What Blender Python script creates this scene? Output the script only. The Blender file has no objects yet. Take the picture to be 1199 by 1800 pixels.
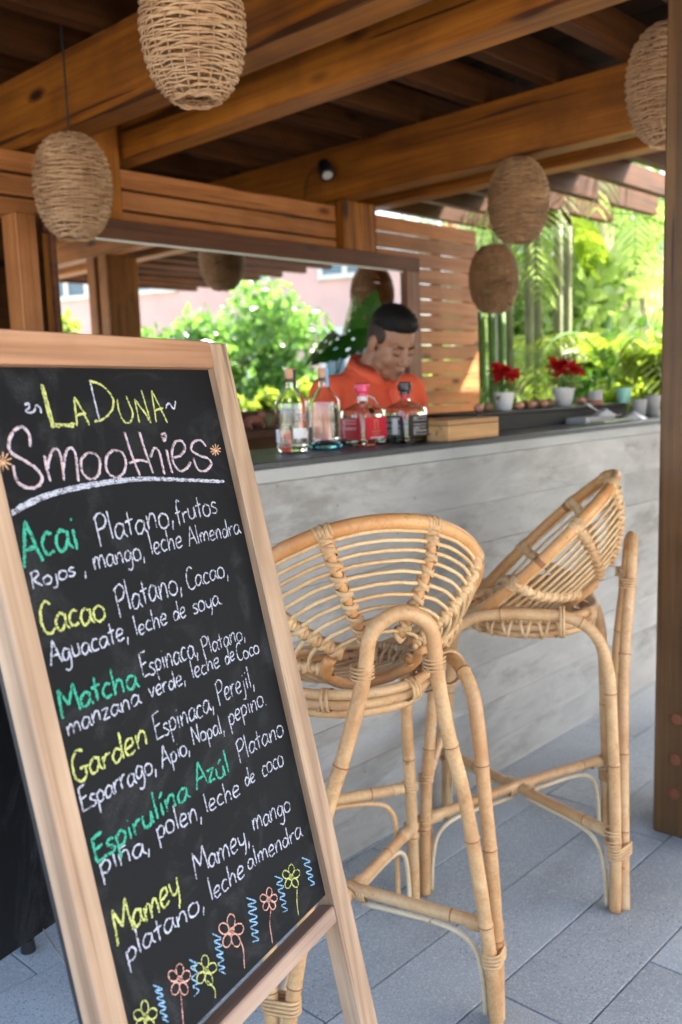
import bpy, math, random
import numpy as np
from mathutils import Vector, Matrix
random.seed(7); rng = np.random.default_rng(7)
R = math.radians
sc = bpy.context.scene
COL = sc.collection

# ---------------------------------------------------------------- camera
FPX, CX, CY, EYE = 1624.41, 599.5, 900.0, 1.30
pitch, roll, yaw = .128404, -.0384631, .7568787
Fv = np.array([math.cos(yaw)*math.cos(pitch), math.sin(yaw)*math.cos(pitch), -math.sin(pitch)])
r0 = np.array([math.sin(yaw), -math.cos(yaw), 0]); u0 = np.cross(r0, Fv)
Rv = r0*math.cos(roll)+u0*math.sin(roll); Uv = -r0*math.sin(roll)+u0*math.cos(roll)
CAM = np.array([0, 0, EYE])
cam = bpy.data.cameras.new('camera'); camo = bpy.data.objects.new('camera', cam); COL.objects.link(camo)
camo.matrix_world = Matrix([[Rv[0], Uv[0], -Fv[0], 0], [Rv[1], Uv[1], -Fv[1], 0], [Rv[2], Uv[2], -Fv[2], EYE], [0, 0, 0, 1]])
cam.sensor_fit = 'VERTICAL'; cam.sensor_height = 36; cam.lens = FPX/1800*36
cam.clip_start = .05; cam.clip_end = 600
cam.dof.use_dof = True; cam.dof.focus_distance = 1.40; cam.dof.aperture_fstop = 4.3
sc.camera = camo

def ray(x, y): return Rv*(x-CX)+Uv*(CY-y)+Fv*FPX
def at(x, y, X=None, Y=None, Z=None):           # where the view line of a photograph pixel meets a wall, floor or shelf
    d = ray(x, y); i, v = (0, X) if X is not None else (1, Y) if Y is not None else (2, Z)
    return CAM+d*((v-CAM[i])/d[i])
def atp(x, y, P, n):
    d = ray(x, y); P = np.array(P, float); n = np.array(n, float)
    return CAM+d*(((P-CAM)@n)/(d@n))

# ---------------------------------------------------------------- light
SUN_DIR = Vector((.62, -.46, .76)).normalized()
elev = math.asin(SUN_DIR.z); azim = math.atan2(SUN_DIR.x, SUN_DIR.y)
w = bpy.data.worlds.new('World'); sc.world = w; w.use_nodes = True
nt = w.node_tree; nt.nodes.clear()
sky = nt.nodes.new('ShaderNodeTexSky'); sky.sky_type = 'NISHITA'; sky.sun_disc = False
sky.sun_elevation = elev; sky.sun_rotation = azim; sky.air_density = 1.0; sky.dust_density = 4.0
bg = nt.nodes.new('ShaderNodeBackground'); bg.inputs['Strength'].default_value = .15
wo = nt.nodes.new('ShaderNodeOutputWorld')
nt.links.new(sky.outputs[0], bg.inputs[0]); nt.links.new(bg.outputs[0], wo.inputs[0])
sun = bpy.data.lights.new('sun', 'SUN'); sun.energy = 4.0; sun.angle = R(.5); sun.color = (1, .95, .86)
suno = bpy.data.objects.new('sun', sun); COL.objects.link(suno)
suno.rotation_euler = SUN_DIR.to_track_quat('Z', 'Y').to_euler()
vs = sc.view_settings; vs.view_transform = 'Standard'; vs.look = 'None'; vs.exposure = 2.9; vs.gamma = 1
vs.use_curve_mapping = False
cy = sc.cycles
cy.use_denoising = True
try: cy.denoiser = 'OPENIMAGEDENOISE'
except Exception: pass
cy.max_bounces = 10; cy.diffuse_bounces = 5; cy.glossy_bounces = 5; cy.transmission_bounces = 8; cy.transparent_max_bounces = 12
cy.caustics_reflective = False; cy.caustics_refractive = False; cy.sample_clamp_indirect = 8

# ---------------------------------------------------------------- materials
def newmat(name):
    m = bpy.data.materials.new(name); m.use_nodes = True; m.node_tree.nodes.clear()
    return m
class NT:
    def __init__(s, m): s.t = m.node_tree; s.n = s.t.nodes
    def node(s, ty, ins=None, **kw):
        n = s.n.new(ty)
        for k, v in kw.items(): setattr(n, k, v)
        for k, v in (ins or {}).items():
            if hasattr(v, 'is_output'): s.t.links.new(v, n.inputs[k])
            else: n.inputs[k].default_value = v
        return n
    def ramp(s, fac, stops):
        n = s.n.new('ShaderNodeValToRGB'); s.t.links.new(fac, n.inputs[0]); e = n.color_ramp.elements
        while len(e) < len(stops): e.new(.5)
        for el, (p, c) in zip(e, stops): el.position = p; el.color = (*c, 1) if len(c) == 3 else c
        return n.outputs[0]
    def coords(s, scale, rnd=True, kind='Object'):
        tc = s.node('ShaderNodeTexCoord'); o = tc.outputs[kind]
        if rnd:
            oi = s.node('ShaderNodeObjectInfo')
            mu = s.node('ShaderNodeMath', {0: oi.outputs['Random'], 1: 37.0}, operation='MULTIPLY')
            ad = s.node('ShaderNodeVectorMath', {0: o, 1: mu.outputs[0]}, operation='ADD'); o = ad.outputs[0]
        mp = s.node('ShaderNodeMapping', {'Vector': o, 'Scale': scale})
        return mp.outputs[0]
    def noise(s, vec, scale, detail=4, rough=.55, dist=0):
        return s.node('ShaderNodeTexNoise', {'Vector': vec, 'Scale': scale, 'Detail': detail, 'Roughness': rough, 'Distortion': dist}).outputs[0]
    def mix(s, fac, a, b, bt='MIX'):
        n = s.n.new('ShaderNodeMix'); n.data_type = 'RGBA'; n.blend_type = bt
        for k, v in ((0, fac), (6, a), (7, b)):
            if hasattr(v, 'is_output'): s.t.links.new(v, n.inputs[k])
            else: n.inputs[k].default_value = v if not isinstance(v, tuple) or len(v) == 4 else (*v, 1)
        return n.outputs[2]
    def bump(s, h, strength=.3, dist=.002):
        return s.node('ShaderNodeBump', {'Height': h, 'Strength': strength, 'Distance': dist}).outputs[0]
    def out(s, sh): o = s.n.new('ShaderNodeOutputMaterial'); s.t.links.new(sh, o.inputs[0])
    def bsdf(s, col, rough=.5, normal=None, **ins):
        d = {'Base Color': col if hasattr(col, 'is_output') else (*col, 1) if len(col) == 3 else col, 'Roughness': rough}
        d.update(ins)
        if normal is not None: d['Normal'] = normal
        return s.node('ShaderNodeBsdfPrincipled', d).outputs[0]

def M_plain(name, col, rough=.5, noise=0, nscale=30, **ins):
    m = newmat(name); t = NT(m)
    c = (*col, 1)
    nrm = None
    if noise:
        v = t.coords((1, 1, 1)); nz = t.noise(v, nscale)
        c = t.ramp(nz, [(.25, tuple(x*(1-noise) for x in col)), (.75, tuple(min(1, x*(1+noise)) for x in col))])
        nrm = t.bump(nz, .15, .001)
    t.out(t.bsdf(c, rough, nrm, **ins)); return m

def M_wood(name, dark, mid, light, axis, scale=1.0, rough=.55, knots=True, spec=.4, vary=.12, rings=.32, ringf=26.0, cracks=.85):
    m = newmat(name); t = NT(m)
    s = [9*scale]*3; s[axis] = .55*scale
    v = t.coords(tuple(s))
    n1 = t.noise(v, 1.0, 5, .6, 1.2)
    s2 = [70*scale]*3; s2[axis] = 1.6*scale
    n2 = t.noise(t.coords(tuple(s2)), 1.0, 3, .6)
    # growth rings seen as cathedral grain
    sw = [5*scale]*3; sw[axis] = .35*scale
    wv = t.node('ShaderNodeTexNoise', {'Vector': t.coords(tuple(sw)), 'Scale': 1.0, 'Detail': 1.0}).outputs[0]
    mm = t.node('ShaderNodeMath', {0: wv, 1: ringf}, operation='MULTIPLY')
    sn = t.node('ShaderNodeMath', {0: mm.outputs[0]}, operation='SINE')
    sn2 = t.node('ShaderNodeMath', {0: sn.outputs[0], 1: .5, 2: .5}, operation='MULTIPLY_ADD')
    c = t.ramp(n1, [(.33, dark), (.5, mid), (.66, light)])
    c = t.mix(rings, c, t.ramp(sn2.outputs[0], [(.0, tuple(x*.55 for x in mid)), (.45, mid), (1, light)]))
    c = t.mix(.35, c, t.ramp(n2, [(.3, tuple(x*.6 for x in mid)), (.6, light)]))
    if knots:
        sk = [9*scale]*3; sk[axis] = 3.2*scale
        vo = t.node('ShaderNodeTexVoronoi', {'Vector': t.coords(tuple(sk)), 'Scale': .55, 'Randomness': 1.0}).outputs['Distance']
        kf = t.ramp(vo, [(.06, (1, 1, 1)), (.15, (0, 0, 0))])
        c = t.mix(kf, c, (dark[0]*.35, dark[1]*.25, dark[2]*.2, 1))
    if cracks:
        sc_ = [34*scale]*3; sc_[axis] = .9*scale
        ck = t.noise(t.coords(tuple(sc_)), 1.0, 2, .5, .2)
        c = t.mix(t.ramp(ck, [(.655, (0, 0, 0)), (.69, (cracks, cracks, cracks))]), c, (dark[0]*.4, dark[1]*.35, dark[2]*.35, 1))
        gr = t.noise(t.coords((3, 3, 3)), 1.2, 4, .6)
        c = t.mix(t.ramp(gr, [(.45, (0, 0, 0)), (.75, (.5, .5, .5))]), c, dark)
    oi = t.node('ShaderNodeObjectInfo')
    hv = t.node('ShaderNodeHueSaturation', {'Color': c, 'Saturation': 1.0, 'Hue': .5})
    mr = t.node('ShaderNodeMapRange', {0: oi.outputs['Random'], 3: 1-vary, 4: 1+vary}); t.t.links.new(mr.outputs[0], hv.inputs['Value'])
    nrm = t.bump(n2, .25, .0015)
    t.out(t.bsdf(hv.outputs[0], rough, nrm, **{'Specular IOR Level': spec})); return m

BEAMC = ((.055, .012, .001), (.20, .058, .003), (.40, .145, .012))
WOODB = [M_wood('beam_wood_%s' % 'xyz'[i], *BEAMC, i) for i in range(3)]
SLATC = ((.22, .062, .014), (.40, .145, .042), (.55, .24, .09))
WOODS = [M_wood('slat_wood_%s' % 'xyz'[i], *SLATC, i, scale=1.3, vary=.2, rough=.45) for i in range(3)]
GREYP = M_wood('weathered_post_wood', (.035, .014, .004), (.095, .042, .012), (.18, .09, .034), 2, scale=1.2)
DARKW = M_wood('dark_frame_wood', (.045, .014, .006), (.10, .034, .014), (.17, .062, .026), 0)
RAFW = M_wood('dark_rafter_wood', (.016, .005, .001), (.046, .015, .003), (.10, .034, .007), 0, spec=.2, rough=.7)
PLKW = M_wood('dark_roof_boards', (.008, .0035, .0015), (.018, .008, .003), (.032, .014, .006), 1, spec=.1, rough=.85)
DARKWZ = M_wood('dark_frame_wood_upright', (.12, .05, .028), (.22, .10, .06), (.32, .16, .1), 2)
SIGNU = M_wood('pale_pink_wood_across', (.20, .085, .042), (.34, .165, .085), (.46, .26, .155), 0, scale=1.7, knots=False, rough=.5, rings=.65, ringf=70.0, cracks=.25)
SIGNB = M_wood('pale_weathered_rail', (.22, .14, .10), (.34, .22, .16), (.45, .32, .25), 0, scale=2.3, knots=False, rough=.5, rings=.5, ringf=60.0, cracks=.35)
SIGNV = M_wood('pale_pink_wood_upright', (.18, .105, .06), (.32, .20, .125), (.45, .32, .22), 1, scale=1.8, knots=False, rough=.5, rings=.6, ringf=80.0, cracks=.6)
BOXW = M_wood('oak_box_wood', (.36, .17, .06), (.52, .28, .11), (.62, .36, .16), 0, scale=2)
TRUNK = M_wood('trunk_bark', (.05, .035, .02), (.12, .09, .06), (.2, .16, .11), 2, scale=1)

def M_concrete(name, base, band=False, speck=0.0):
    m = newmat(name); t = NT(m)
    v = t.coords((1, 1, 1), rnd=True)
    a = t.noise(v, 3.0, 6, .62, .4); b = t.noise(v, 60, 3, .6)
    st = t.noise(t.coords((1.6, 1.6, 4)), 1.3, 6, .65, .6)
    c = t.ramp(a, [(.3, tuple(x*.80 for x in base)), (.5, base), (.72, tuple(min(1, x*1.18) for x in base))])
    c = t.mix(.5, c, t.ramp(st, [(.32, tuple(x*.68 for x in base)), (.5, base), (.7, tuple(x*1.2 for x in base))]))
    if band:
        ds = t.noise(t.coords((1.1, 1, 3.2)), 2.1, 5, .7, .3)
        c = t.mix(t.ramp(ds, [(.52, (0, 0, 0)), (.66, (.75, .75, .75))]), c, (base[0]*.52, base[1]*.51, base[2]*.46, 1))
        dg = t.noise(t.coords((1.6, 1, 4.5)), 1.4, 6, .6, 1.6)
        c = t.mix(t.ramp(dg, [(.52, (0, 0, 0)), (.70, (.65, .65, .65))]), c, (base[0]*1.35, base[1]*1.36, base[2]*1.36, 1))
        fl_ = t.noise(t.coords((3, 1, 16)), 1.8, 5, .65, .3)
        c = t.mix(.14, c, t.ramp(fl_, [(.35, tuple(x*.6 for x in base)), (.6, tuple(x*1.3 for x in base))]))
        pit = t.node('ShaderNodeTexVoronoi', {'Vector': v, 'Scale': 11.0}).outputs['Distance']
        c = t.mix(t.ramp(pit, [(.025, (.8, .8, .8)), (.06, (0, 0, 0))]), c, (base[0]*.45, base[1]*.45, base[2]*.45, 1))
    if speck:
        sp = t.noise(v, 210, 3, .8)
        c = t.mix(t.ramp(sp, [(.54, (0, 0, 0)), (.62, (speck, speck, speck))]), c, (.62, .64, .66, 1))
        c = t.mix(t.ramp(t.noise(v, 260, 2, .7), [(.36, (.5, .5, .5)), (.46, (0, 0, 0))]), c, (.17, .17, .17, 1))
        dk = t.node('ShaderNodeTexVoronoi', {'Vector': v, 'Scale': 90.0}).outputs['Distance']
        blot = t.noise(v, 4.2, 3, .5)
        msk = t.node('ShaderNodeMath', {0: t.ramp(dk, [(.10, (1, 1, 1)), (.24, (0, 0, 0))]), 1: t.ramp(blot, [(.44, (0, 0, 0)), (.58, (.9, .9, .9))])}, operation='MULTIPLY').outputs[0]
        c = t.mix(msk, c, (.07, .075, .08, 1))
    oi = t.node('ShaderNodeObjectInfo')
    hv = t.node('ShaderNodeHueSaturation', {'Color': c})
    mr = t.node('ShaderNodeMapRange', {0: oi.outputs['Random'], 3: .93, 4: 1.07}); t.t.links.new(mr.outputs[0], hv.inputs['Value'])
    hh = t.node('ShaderNodeMath', {0: a, 1: b}, operation='ADD').outputs[0]
    t.out(t.bsdf(hv.outputs[0], .78, t.bump(hh, .35, .003))); return m
CONC = M_concrete('board_marked_concrete', (.375, .365, .345), band=True)
PAVE = M_concrete('granite_paving', (.31, .355, .38), speck=.6)
SLAB = M_plain('dark_honed_stone', (.045, .05, .055), .42, .25, 120)
LIPC = M_concrete('smooth_concrete_lip', (.40, .40, .385))
GROUND = M_concrete('pale_terrace', (.36, .33, .28))
JOINT = M_plain('dark_joint_sand', (.02, .02, .021), .9)

def M_bamboo(name, a, b, c2, rough=.42):
    m = newmat(name); t = NT(m)
    v = t.coords((1, 1, 1)); n = t.noise(v, 9, 5, .6, .5); f = t.noise(v, 140, 2, .5)
    c = t.ramp(n, [(.3, a), (.5, b), (.72, c2)])
    c = t.mix(.25, c, t.ramp(f, [(.35, tuple(x*.72 for x in b)), (.6, c2)]))
    wb = t.noise(v, 4.5, 2, .5)
    c = t.mix(t.ramp(wb, [(.5, (0, 0, 0)), (.68, (.55, .55, .55))]), c, (a[0]*.95, a[1]*.8, a[2]*.6, 1))
    bl = t.noise(v, 17, 4, .65, .8)
    c = t.mix(t.ramp(bl, [(.56, (0, 0, 0)), (.72, (.5, .5, .5))]), c, (a[0]*.72, a[1]*.66, a[2]*.62, 1))
    lg = t.noise(v, 6.5, 2, .5)
    c = t.mix(t.ramp(lg, [(.55, (0, 0, 0)), (.7, (.45, .45, .45))]), c, (c2[0]*1.0, c2[1]*1.06, c2[2]*1.15, 1))
    sp = t.noise(v, 38, 3, .7)
    c = t.mix(t.ramp(sp, [(.66, (0, 0, 0)), (.74, (.7, .7, .7))]), c, (.22, .09, .03, 1))
    t.out(t.bsdf(c, rough, t.bump(n, .12, .001), **{'Specular IOR Level': .45})); return m
BAMB = M_bamboo('pale_bamboo', (.42, .20, .075), (.57, .33, .15), (.68, .46, .245))
BAMR = M_bamboo('honey_bamboo', (.42, .17, .055), (.56, .27, .095), (.66, .37, .15))
BAMN = M_plain('bamboo_joint_brown', (.26, .10, .035), .6)
ROD = M_bamboo('peeled_rattan_rod', (.52, .31, .13), (.66, .43, .21), (.74, .53, .30), .45)
CORE = M_bamboo('pale_cane_brace', (.55, .42, .25), (.66, .52, .33), (.72, .6, .42), .5)
BIND = M_bamboo('rattan_binding', (.40, .21, .09), (.58, .36, .17), (.70, .48, .26), .5)
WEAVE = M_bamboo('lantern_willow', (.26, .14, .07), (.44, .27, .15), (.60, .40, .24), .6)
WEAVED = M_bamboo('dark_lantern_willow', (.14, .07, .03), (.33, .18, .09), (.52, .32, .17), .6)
BLACKP = M_plain('black_paint', (.008, .009, .011), .5)
CORD = M_plain('black_cord', (.01, .01, .01), .6)
STRING = M_plain('pale_string', (.5, .45, .4), .8)
METAL = M_plain('brushed_metal', (.5, .5, .52), .3, Metallic=1.0)
WHITE = M_plain('white_ceramic', (.75, .74, .74), .25)
GREYC = M_plain('grey_ceramic', (.42, .41, .42), .4)
MINT = M_plain('mint_ceramic', (.30, .66, .56), .35)
TERRA = M_plain('terracotta', (.36, .14, .09), .7, .2)
BLACKM = M_plain('black_metal', (.008, .008, .009), .5)
LENS = M_plain('frosted_lens', (.5, .5, .48), .3)

def M_board(name, smear):
    m = newmat(name); t = NT(m)
    v = t.coords((1, 1, 1), rnd=False)
    n = t.noise(t.coords((3, 3, 1.4), rnd=False), 2.4, 6, .65, 1.5); f = t.noise(v, 420, 2, .6)
    k = t.node('ShaderNodeMath', {0: t.ramp(n, [(.50, (0, 0, 0)), (.78, (smear, smear, smear))]), 1: t.ramp(f, [(.3, (.2, .2, .2)), (.7, (1, 1, 1))])}, operation='MULTIPLY').outputs[0]
    c = t.mix(k, (.0045, .0055, .0075, 1), (.14, .15, .165, 1))
    t.out(t.bsdf(c, .6, **{'Specular IOR Level': .16})); return m
BOARD = M_board('blackboard', .35)
BOARD2 = M_board('smudged_blackboard', .55)

def M_chalk(name, col):
    m = newmat(name); t = NT(m)
    v = t.coords((1, 1, 1), rnd=False)
    f = t.noise(v, 480, 3, .75); g = t.noise(v, 110, 2, .5)
    k = t.node('ShaderNodeMath', {0: f, 1: t.node('ShaderNodeMath', {0: g, 1: .45}, operation='MULTIPLY').outputs[0]}, operation='ADD').outputs[0]
    uv = t.node('ShaderNodeUVMap').outputs[0]
    sx = t.node('ShaderNodeSeparateXYZ', {0: uv}).outputs[0]
    e = t.node('ShaderNodeMath', {0: sx, 1: .5}, operation='SUBTRACT').outputs[0]
    e = t.node('ShaderNodeMath', {0: e}, operation='ABSOLUTE').outputs[0]
    e = t.node('ShaderNodeMath', {0: e, 1: .32}, operation='MULTIPLY').outputs[0]
    k2 = t.node('ShaderNodeMath', {0: k, 1: e}, operation='SUBTRACT').outputs[0]
    fac = t.ramp(k2, [(.58, (.05, .05, .05)), (.655, (1, 1, 1))])
    c = t.mix(fac, (.012, .013, .016, 1), (*col, 1))
    t.out(t.bsdf(c, .95, **{'Specular IOR Level': .1})); return m
CH = dict(w=M_chalk('white_chalk', (.50, .53, .64)), y=M_chalk('yellow_chalk', (.55, .60, .20)), g=M_chalk('green_chalk', (.06, .42, .29)),
          p=M_chalk('pink_chalk', (.72, .40, .33)), b=M_chalk('blue_chalk', (.26, .48, .72)), o=M_chalk('orange_chalk', (.75, .45, .28)),
          l=M_chalk('lilac_chalk', (.56, .52, .68)))

def M_leaf(name, a, b, trans=.5, rough=.4, scale=6, spec=.5):
    m = newmat(name); t = NT(m)
    v = t.coords((1, 1, 1)); n = t.noise(v, scale, 3, .6)
    c = t.ramp(n, [(.35, a), (.65, b)])
    p = t.bsdf(c, rough, **{'Specular IOR Level': spec})
    tr = t.node('ShaderNodeBsdfTranslucent', {'Color': t.mix(.5, c, (b[0]*1.6, b[1]*1.8, b[2]*.8, 1))}).outputs[0]
    mx = t.node('ShaderNodeMixShader', {0: trans, 1: p, 2: tr}); t.out(mx.outputs[0]); return m
LEAFP = M_leaf('palm_leaf', (.15, .25, .075), (.36, .46, .18), .5, .22, spec=.9)
LEAFY = M_leaf('lime_leaf', (.12, .20, .02), (.26, .32, .05), .55)
LEAFD = M_leaf('deep_green_leaf', (.03, .09, .015), (.09, .19, .03), .35)
LEAFT = M_leaf('tree_leaf', (.055, .15, .03), (.16, .28, .075), .45)
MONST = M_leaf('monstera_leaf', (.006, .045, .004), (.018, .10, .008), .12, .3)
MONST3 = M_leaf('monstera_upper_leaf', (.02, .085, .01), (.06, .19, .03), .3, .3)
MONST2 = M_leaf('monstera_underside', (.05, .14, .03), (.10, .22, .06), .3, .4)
RED = M_leaf('red_bract', (.45, .008, .015), (.65, .02, .03), .3, .5)
YEL = M_leaf('yellow_bract', (.7, .55, .02), (.75, .6, .04), .4, .5)
CANE = M_plain('green_cane', (.09, .19, .05), .75, .35, 8)

# ---------------------------------------------------------------- mesh builder
def v3(a): return np.array(a, float)
class MB:
    def __init__(s): s.v = []; s.f = []; s.mi = []; s.uv = None
    def add(s, V, Fs, mi=0):
        o = len(s.v); s.v.extend([tuple(map(float, p)) for p in V]); s.f.extend([tuple(i+o for i in f) for f in Fs]); s.mi.extend([mi]*len(Fs)); return s
    def box(s, a, b, mi=0, bev=0.0):
        a = v3(a); b = v3(b); lo = np.minimum(a, b); hi = np.maximum(a, b)
        if bev <= 0:
            V = [(x, y, z) for x in (lo[0], hi[0]) for y in (lo[1], hi[1]) for z in (lo[2], hi[2])]
            return s.add(V, [(0, 1, 3, 2), (4, 6, 7, 5), (0, 4, 5, 1), (2, 3, 7, 6), (0, 2, 6, 4), (1, 5, 7, 3)], mi)
        return s.obox((lo+hi)/2, (1, 0, 0), (0, 1, 0), (0, 0, 1), (hi-lo)/2, mi, bev)
    def obox(s, c, ax, ay, az, h, mi=0, bev=0.0):
        c = v3(c); A = [v3(ax), v3(ay), v3(az)]; h = list(h); b = min(bev, min(h)*.45)
        if b <= 0:
            V = [c+A[0]*i*h[0]+A[1]*j*h[1]+A[2]*k*h[2] for i in (-1, 1) for j in (-1, 1) for k in (-1, 1)]
            return s.add(V, [(0, 1, 3, 2), (4, 6, 7, 5), (0, 4, 5, 1), (2, 3, 7, 6), (0, 2, 6, 4), (1, 5, 7, 3)], mi)
        idx = {}; V = []
        for i in (-1, 1):
            for j in (-1, 1):
                for k in (-1, 1):
                    for ax_ in range(3):
                        d = [h[0]-b, h[1]-b, h[2]-b]; d[ax_] = h[ax_]
                        idx[(i, j, k, ax_)] = len(V); V.append(c+A[0]*i*d[0]+A[1]*j*d[1]+A[2]*k*d[2])
        Fs = []
        def fc(L): Fs.append(tuple(idx[q] for q in L))
        for sgn in (-1, 1):
            for a_ in range(3):
                o = [x for x in range(3) if x != a_]; L = []
                for p, q in ((-1, -1), (1, -1), (1, 1), (-1, 1)):
                    t = [0, 0, 0]; t[a_] = sgn; t[o[0]] = p; t[o[1]] = q; L.append((*t, a_))
                fc(L)
        for a_ in range(3):      # edge bevels, edge runs along a_
            o = [x for x in range(3) if x != a_]
            for p in (-1, 1):
                for q in (-1, 1):
                    def key(e, f_):
                        t = [0, 0, 0]; t[a_] = e; t[o[0]] = p; t[o[1]] = q; return (*t, f_)
                    fc([key(-1, o[0]), key(1, o[0]), key(1, o[1]), key(-1, o[1])])
        for i in (-1, 1):
            for j in (-1, 1):
                for k in (-1, 1): fc([(i, j, k, 0), (i, j, k, 1), (i, j, k, 2)])
        return s.add(V, Fs, mi)
    def tube(s, P, rad, seg=8, closed=False, mi=0, caps=True, rings=None, flat=1.0):
        P = [v3(p) for p in P]; n = len(P)
        rad = [rad]*n if np.isscalar(rad) else list(rad)
        T = []
        for i in range(n):
            if closed: d = P[(i+1) % n]-P[i-1]
            else: d = P[min(i+1, n-1)]-P[max(i-1, 0)]
            T.append(d/(np.linalg.norm(d)+1e-12))
        up = v3((0, 0, 1)) if abs(T[0][2]) < .9 else v3((1, 0, 0))
        N = up-T[0]*(up@T[0]); N /= np.linalg.norm(N); V = []
        frames = []
        for i in range(n):
            N = N-T[i]*(N@T[i]); N /= np.linalg.norm(N)+1e-12; frames.append(N.copy())
        for i in range(n):
            B = np.cross(T[i], frames[i])
            for k in range(seg):
                a = 2*math.pi*k/seg; V.append(P[i]+(frames[i]*math.cos(a)*flat+B*math.sin(a))*rad[i])
        Fs = []; mm = []
        for i in range(n if closed else n-1):
            j = (i+1) % n
            for k in range(seg):
                k2 = (k+1) % seg; Fs.append((i*seg+k, i*seg+k2, j*seg+k2, j*seg+k)); mm.append(rings[i] if rings else mi)
        if caps and not closed:
            Fs.append(tuple(range(seg))[::-1]); mm.append(mi); Fs.append(tuple((n-1)*seg+k for k in range(seg))); mm.append(mi)
        o = len(s.v); s.v.extend([tuple(p) for p in V]); s.f.extend([tuple(i+o for i in f) for f in Fs]); s.mi.extend(mm); return s
    def lathe(s, c, prof, seg=24, mi=0, axis=None, sq=0.0, capb=True, capt=True, mis=None):
        c = v3(c); V = []; n = len(prof)
        for (r_, z) in prof:
            for k in range(seg):
                a = 2*math.pi*(k+.5)/seg; x = math.cos(a); y = math.sin(a)
                if sq: q = (abs(x)**sq+abs(y)**sq)**(-1/sq); x *= q; y *= q
                V.append(c+v3((x*r_, y*r_, z)))
        Fs = []; mm = []
        for i in range(n-1):
            for k in range(seg): Fs.append((i*seg+k, i*seg+(k+1) % seg, (i+1)*seg+(k+1) % seg, (i+1)*seg+k)); mm.append(mis[i] if mis else mi)
        if capb: Fs.append(tuple(range(seg))[::-1]); mm.append(mi)
        if capt: Fs.append(tuple((n-1)*seg+k for k in range(seg))); mm.append(mi)
        o = len(s.v); s.v.extend([tuple(p) for p in V]); s.f.extend([tuple(i+o for i in f) for f in Fs]); s.mi.extend(mm); return s
    def ell(s, c, r_, seg=12, rings=8, mi=0, rot=None):
        c = v3(c); V = []; Fs = []
        V.append((0, 0, -1))
        for i in range(1, rings):
            t = math.pi*i/rings-math.pi/2
            for k in range(seg):
                a = 2*math.pi*k/seg; V.append((math.cos(t)*math.cos(a), math.cos(t)*math.sin(a), math.sin(t)))
        V.append((0, 0, 1)); V = np.array(V)*np.array(r_)
        if rot is not None: V = V@np.array(rot).T
        V = V+c
        for k in range(seg): Fs.append((0, 1+(k+1) % seg, 1+k))
        for i in range(rings-2):
            for k in range(seg):
                a = 1+i*seg+k; b = 1+i*seg+(k+1) % seg; Fs.append((a, b, b+seg, a+seg))
        l = len(V)-1
        for k in range(seg): Fs.append((l, l-seg+k, l-seg+(k+1) % seg))
        return s.add(V, Fs, mi)
    def build(s, name, mats, parent=None, loc=None, smooth=False, **tags):
        V = np.array(s.v)
        if loc is None:
            loc = world_loc(parent) if parent is not None else v3(((V[:, 0].min()+V[:, 0].max())/2, (V[:, 1].min()+V[:, 1].max())/2, V[:, 2].min()))
        loc = v3(loc)
        me = bpy.data.meshes.new(name); me.from_pydata((V-loc).tolist(), [], s.f)
        if not isinstance(mats, (list, tuple)): mats = [mats]
        for m in mats: me.materials.append(m)
        if len(mats) > 1: me.polygons.foreach_set('material_index', s.mi)
        if smooth is True: me.polygons.foreach_set('use_smooth', [True]*len(me.polygons))
        elif smooth:
            me.polygons.foreach_set('use_smooth', [True]*len(me.polygons))
            try: me.set_sharp_from_angle(angle=R(smooth))
            except Exception: pass
        me.update()
        o = bpy.data.objects.new(name, me); COL.objects.link(o)
        if parent is not None:
            o.parent = parent; o.location = loc-world_loc(parent)
        else: o.location = loc
        for k, v in tags.items(): o[k] = v
        return o
_WL = {}
def world_loc(o):
    return v3(o.location)+(world_loc(o.parent) if o.parent else 0)
def thing(name, loc, label, cat, group=None):
    o = bpy.data.objects.new(name, None); COL.objects.link(o); o.location = loc; o.empty_display_size = .1
    o['label'] = label; o['category'] = cat
    if group: o['group'] = group
    return o
def struct_root(name, loc):
    o = bpy.data.objects.new(name, None); COL.objects.link(o); o.location = loc; o['kind'] = 'structure'; return o
def copy_tree(o, parent=None):
    c = o.copy(); COL.objects.link(c)
    if parent is not None: c.parent = parent
    for ch in list(o.children): copy_tree(ch, c)
    return c
def bez(P, n=16):   # Catmull-Rom through points
    P = [v3(p) for p in P]
    if len(P) == 2: return [P[0]+(P[1]-P[0])*i/n for i in range(n+1)]
    Q = [2*P[0]-P[1]]+P+[2*P[-1]-P[-2]]; out = []
    per = max(2, int(math.ceil(n/(len(P)-1))))
    for i in range(1, len(Q)-2):
        for k in range(per):
            t = k/per; a, b, c, d = Q[i-1], Q[i], Q[i+1], Q[i+2]
            out.append(.5*((2*b)+(c-a)*t+(2*a-5*b+4*c-d)*t*t+(3*b-a-3*c+d)*t**3))
    out.append(P[-1]); return out
def resample(P, step):
    P = np.array(P); d = np.r_[0, np.cumsum(np.linalg.norm(np.diff(P, axis=0), axis=1))]
    n = max(2, int(d[-1]/step)+1); t = np.linspace(0, d[-1], n)
    return np.stack([np.interp(t, d, P[:, i]) for i in range(P.shape[1])], 1), d[-1]

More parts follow.
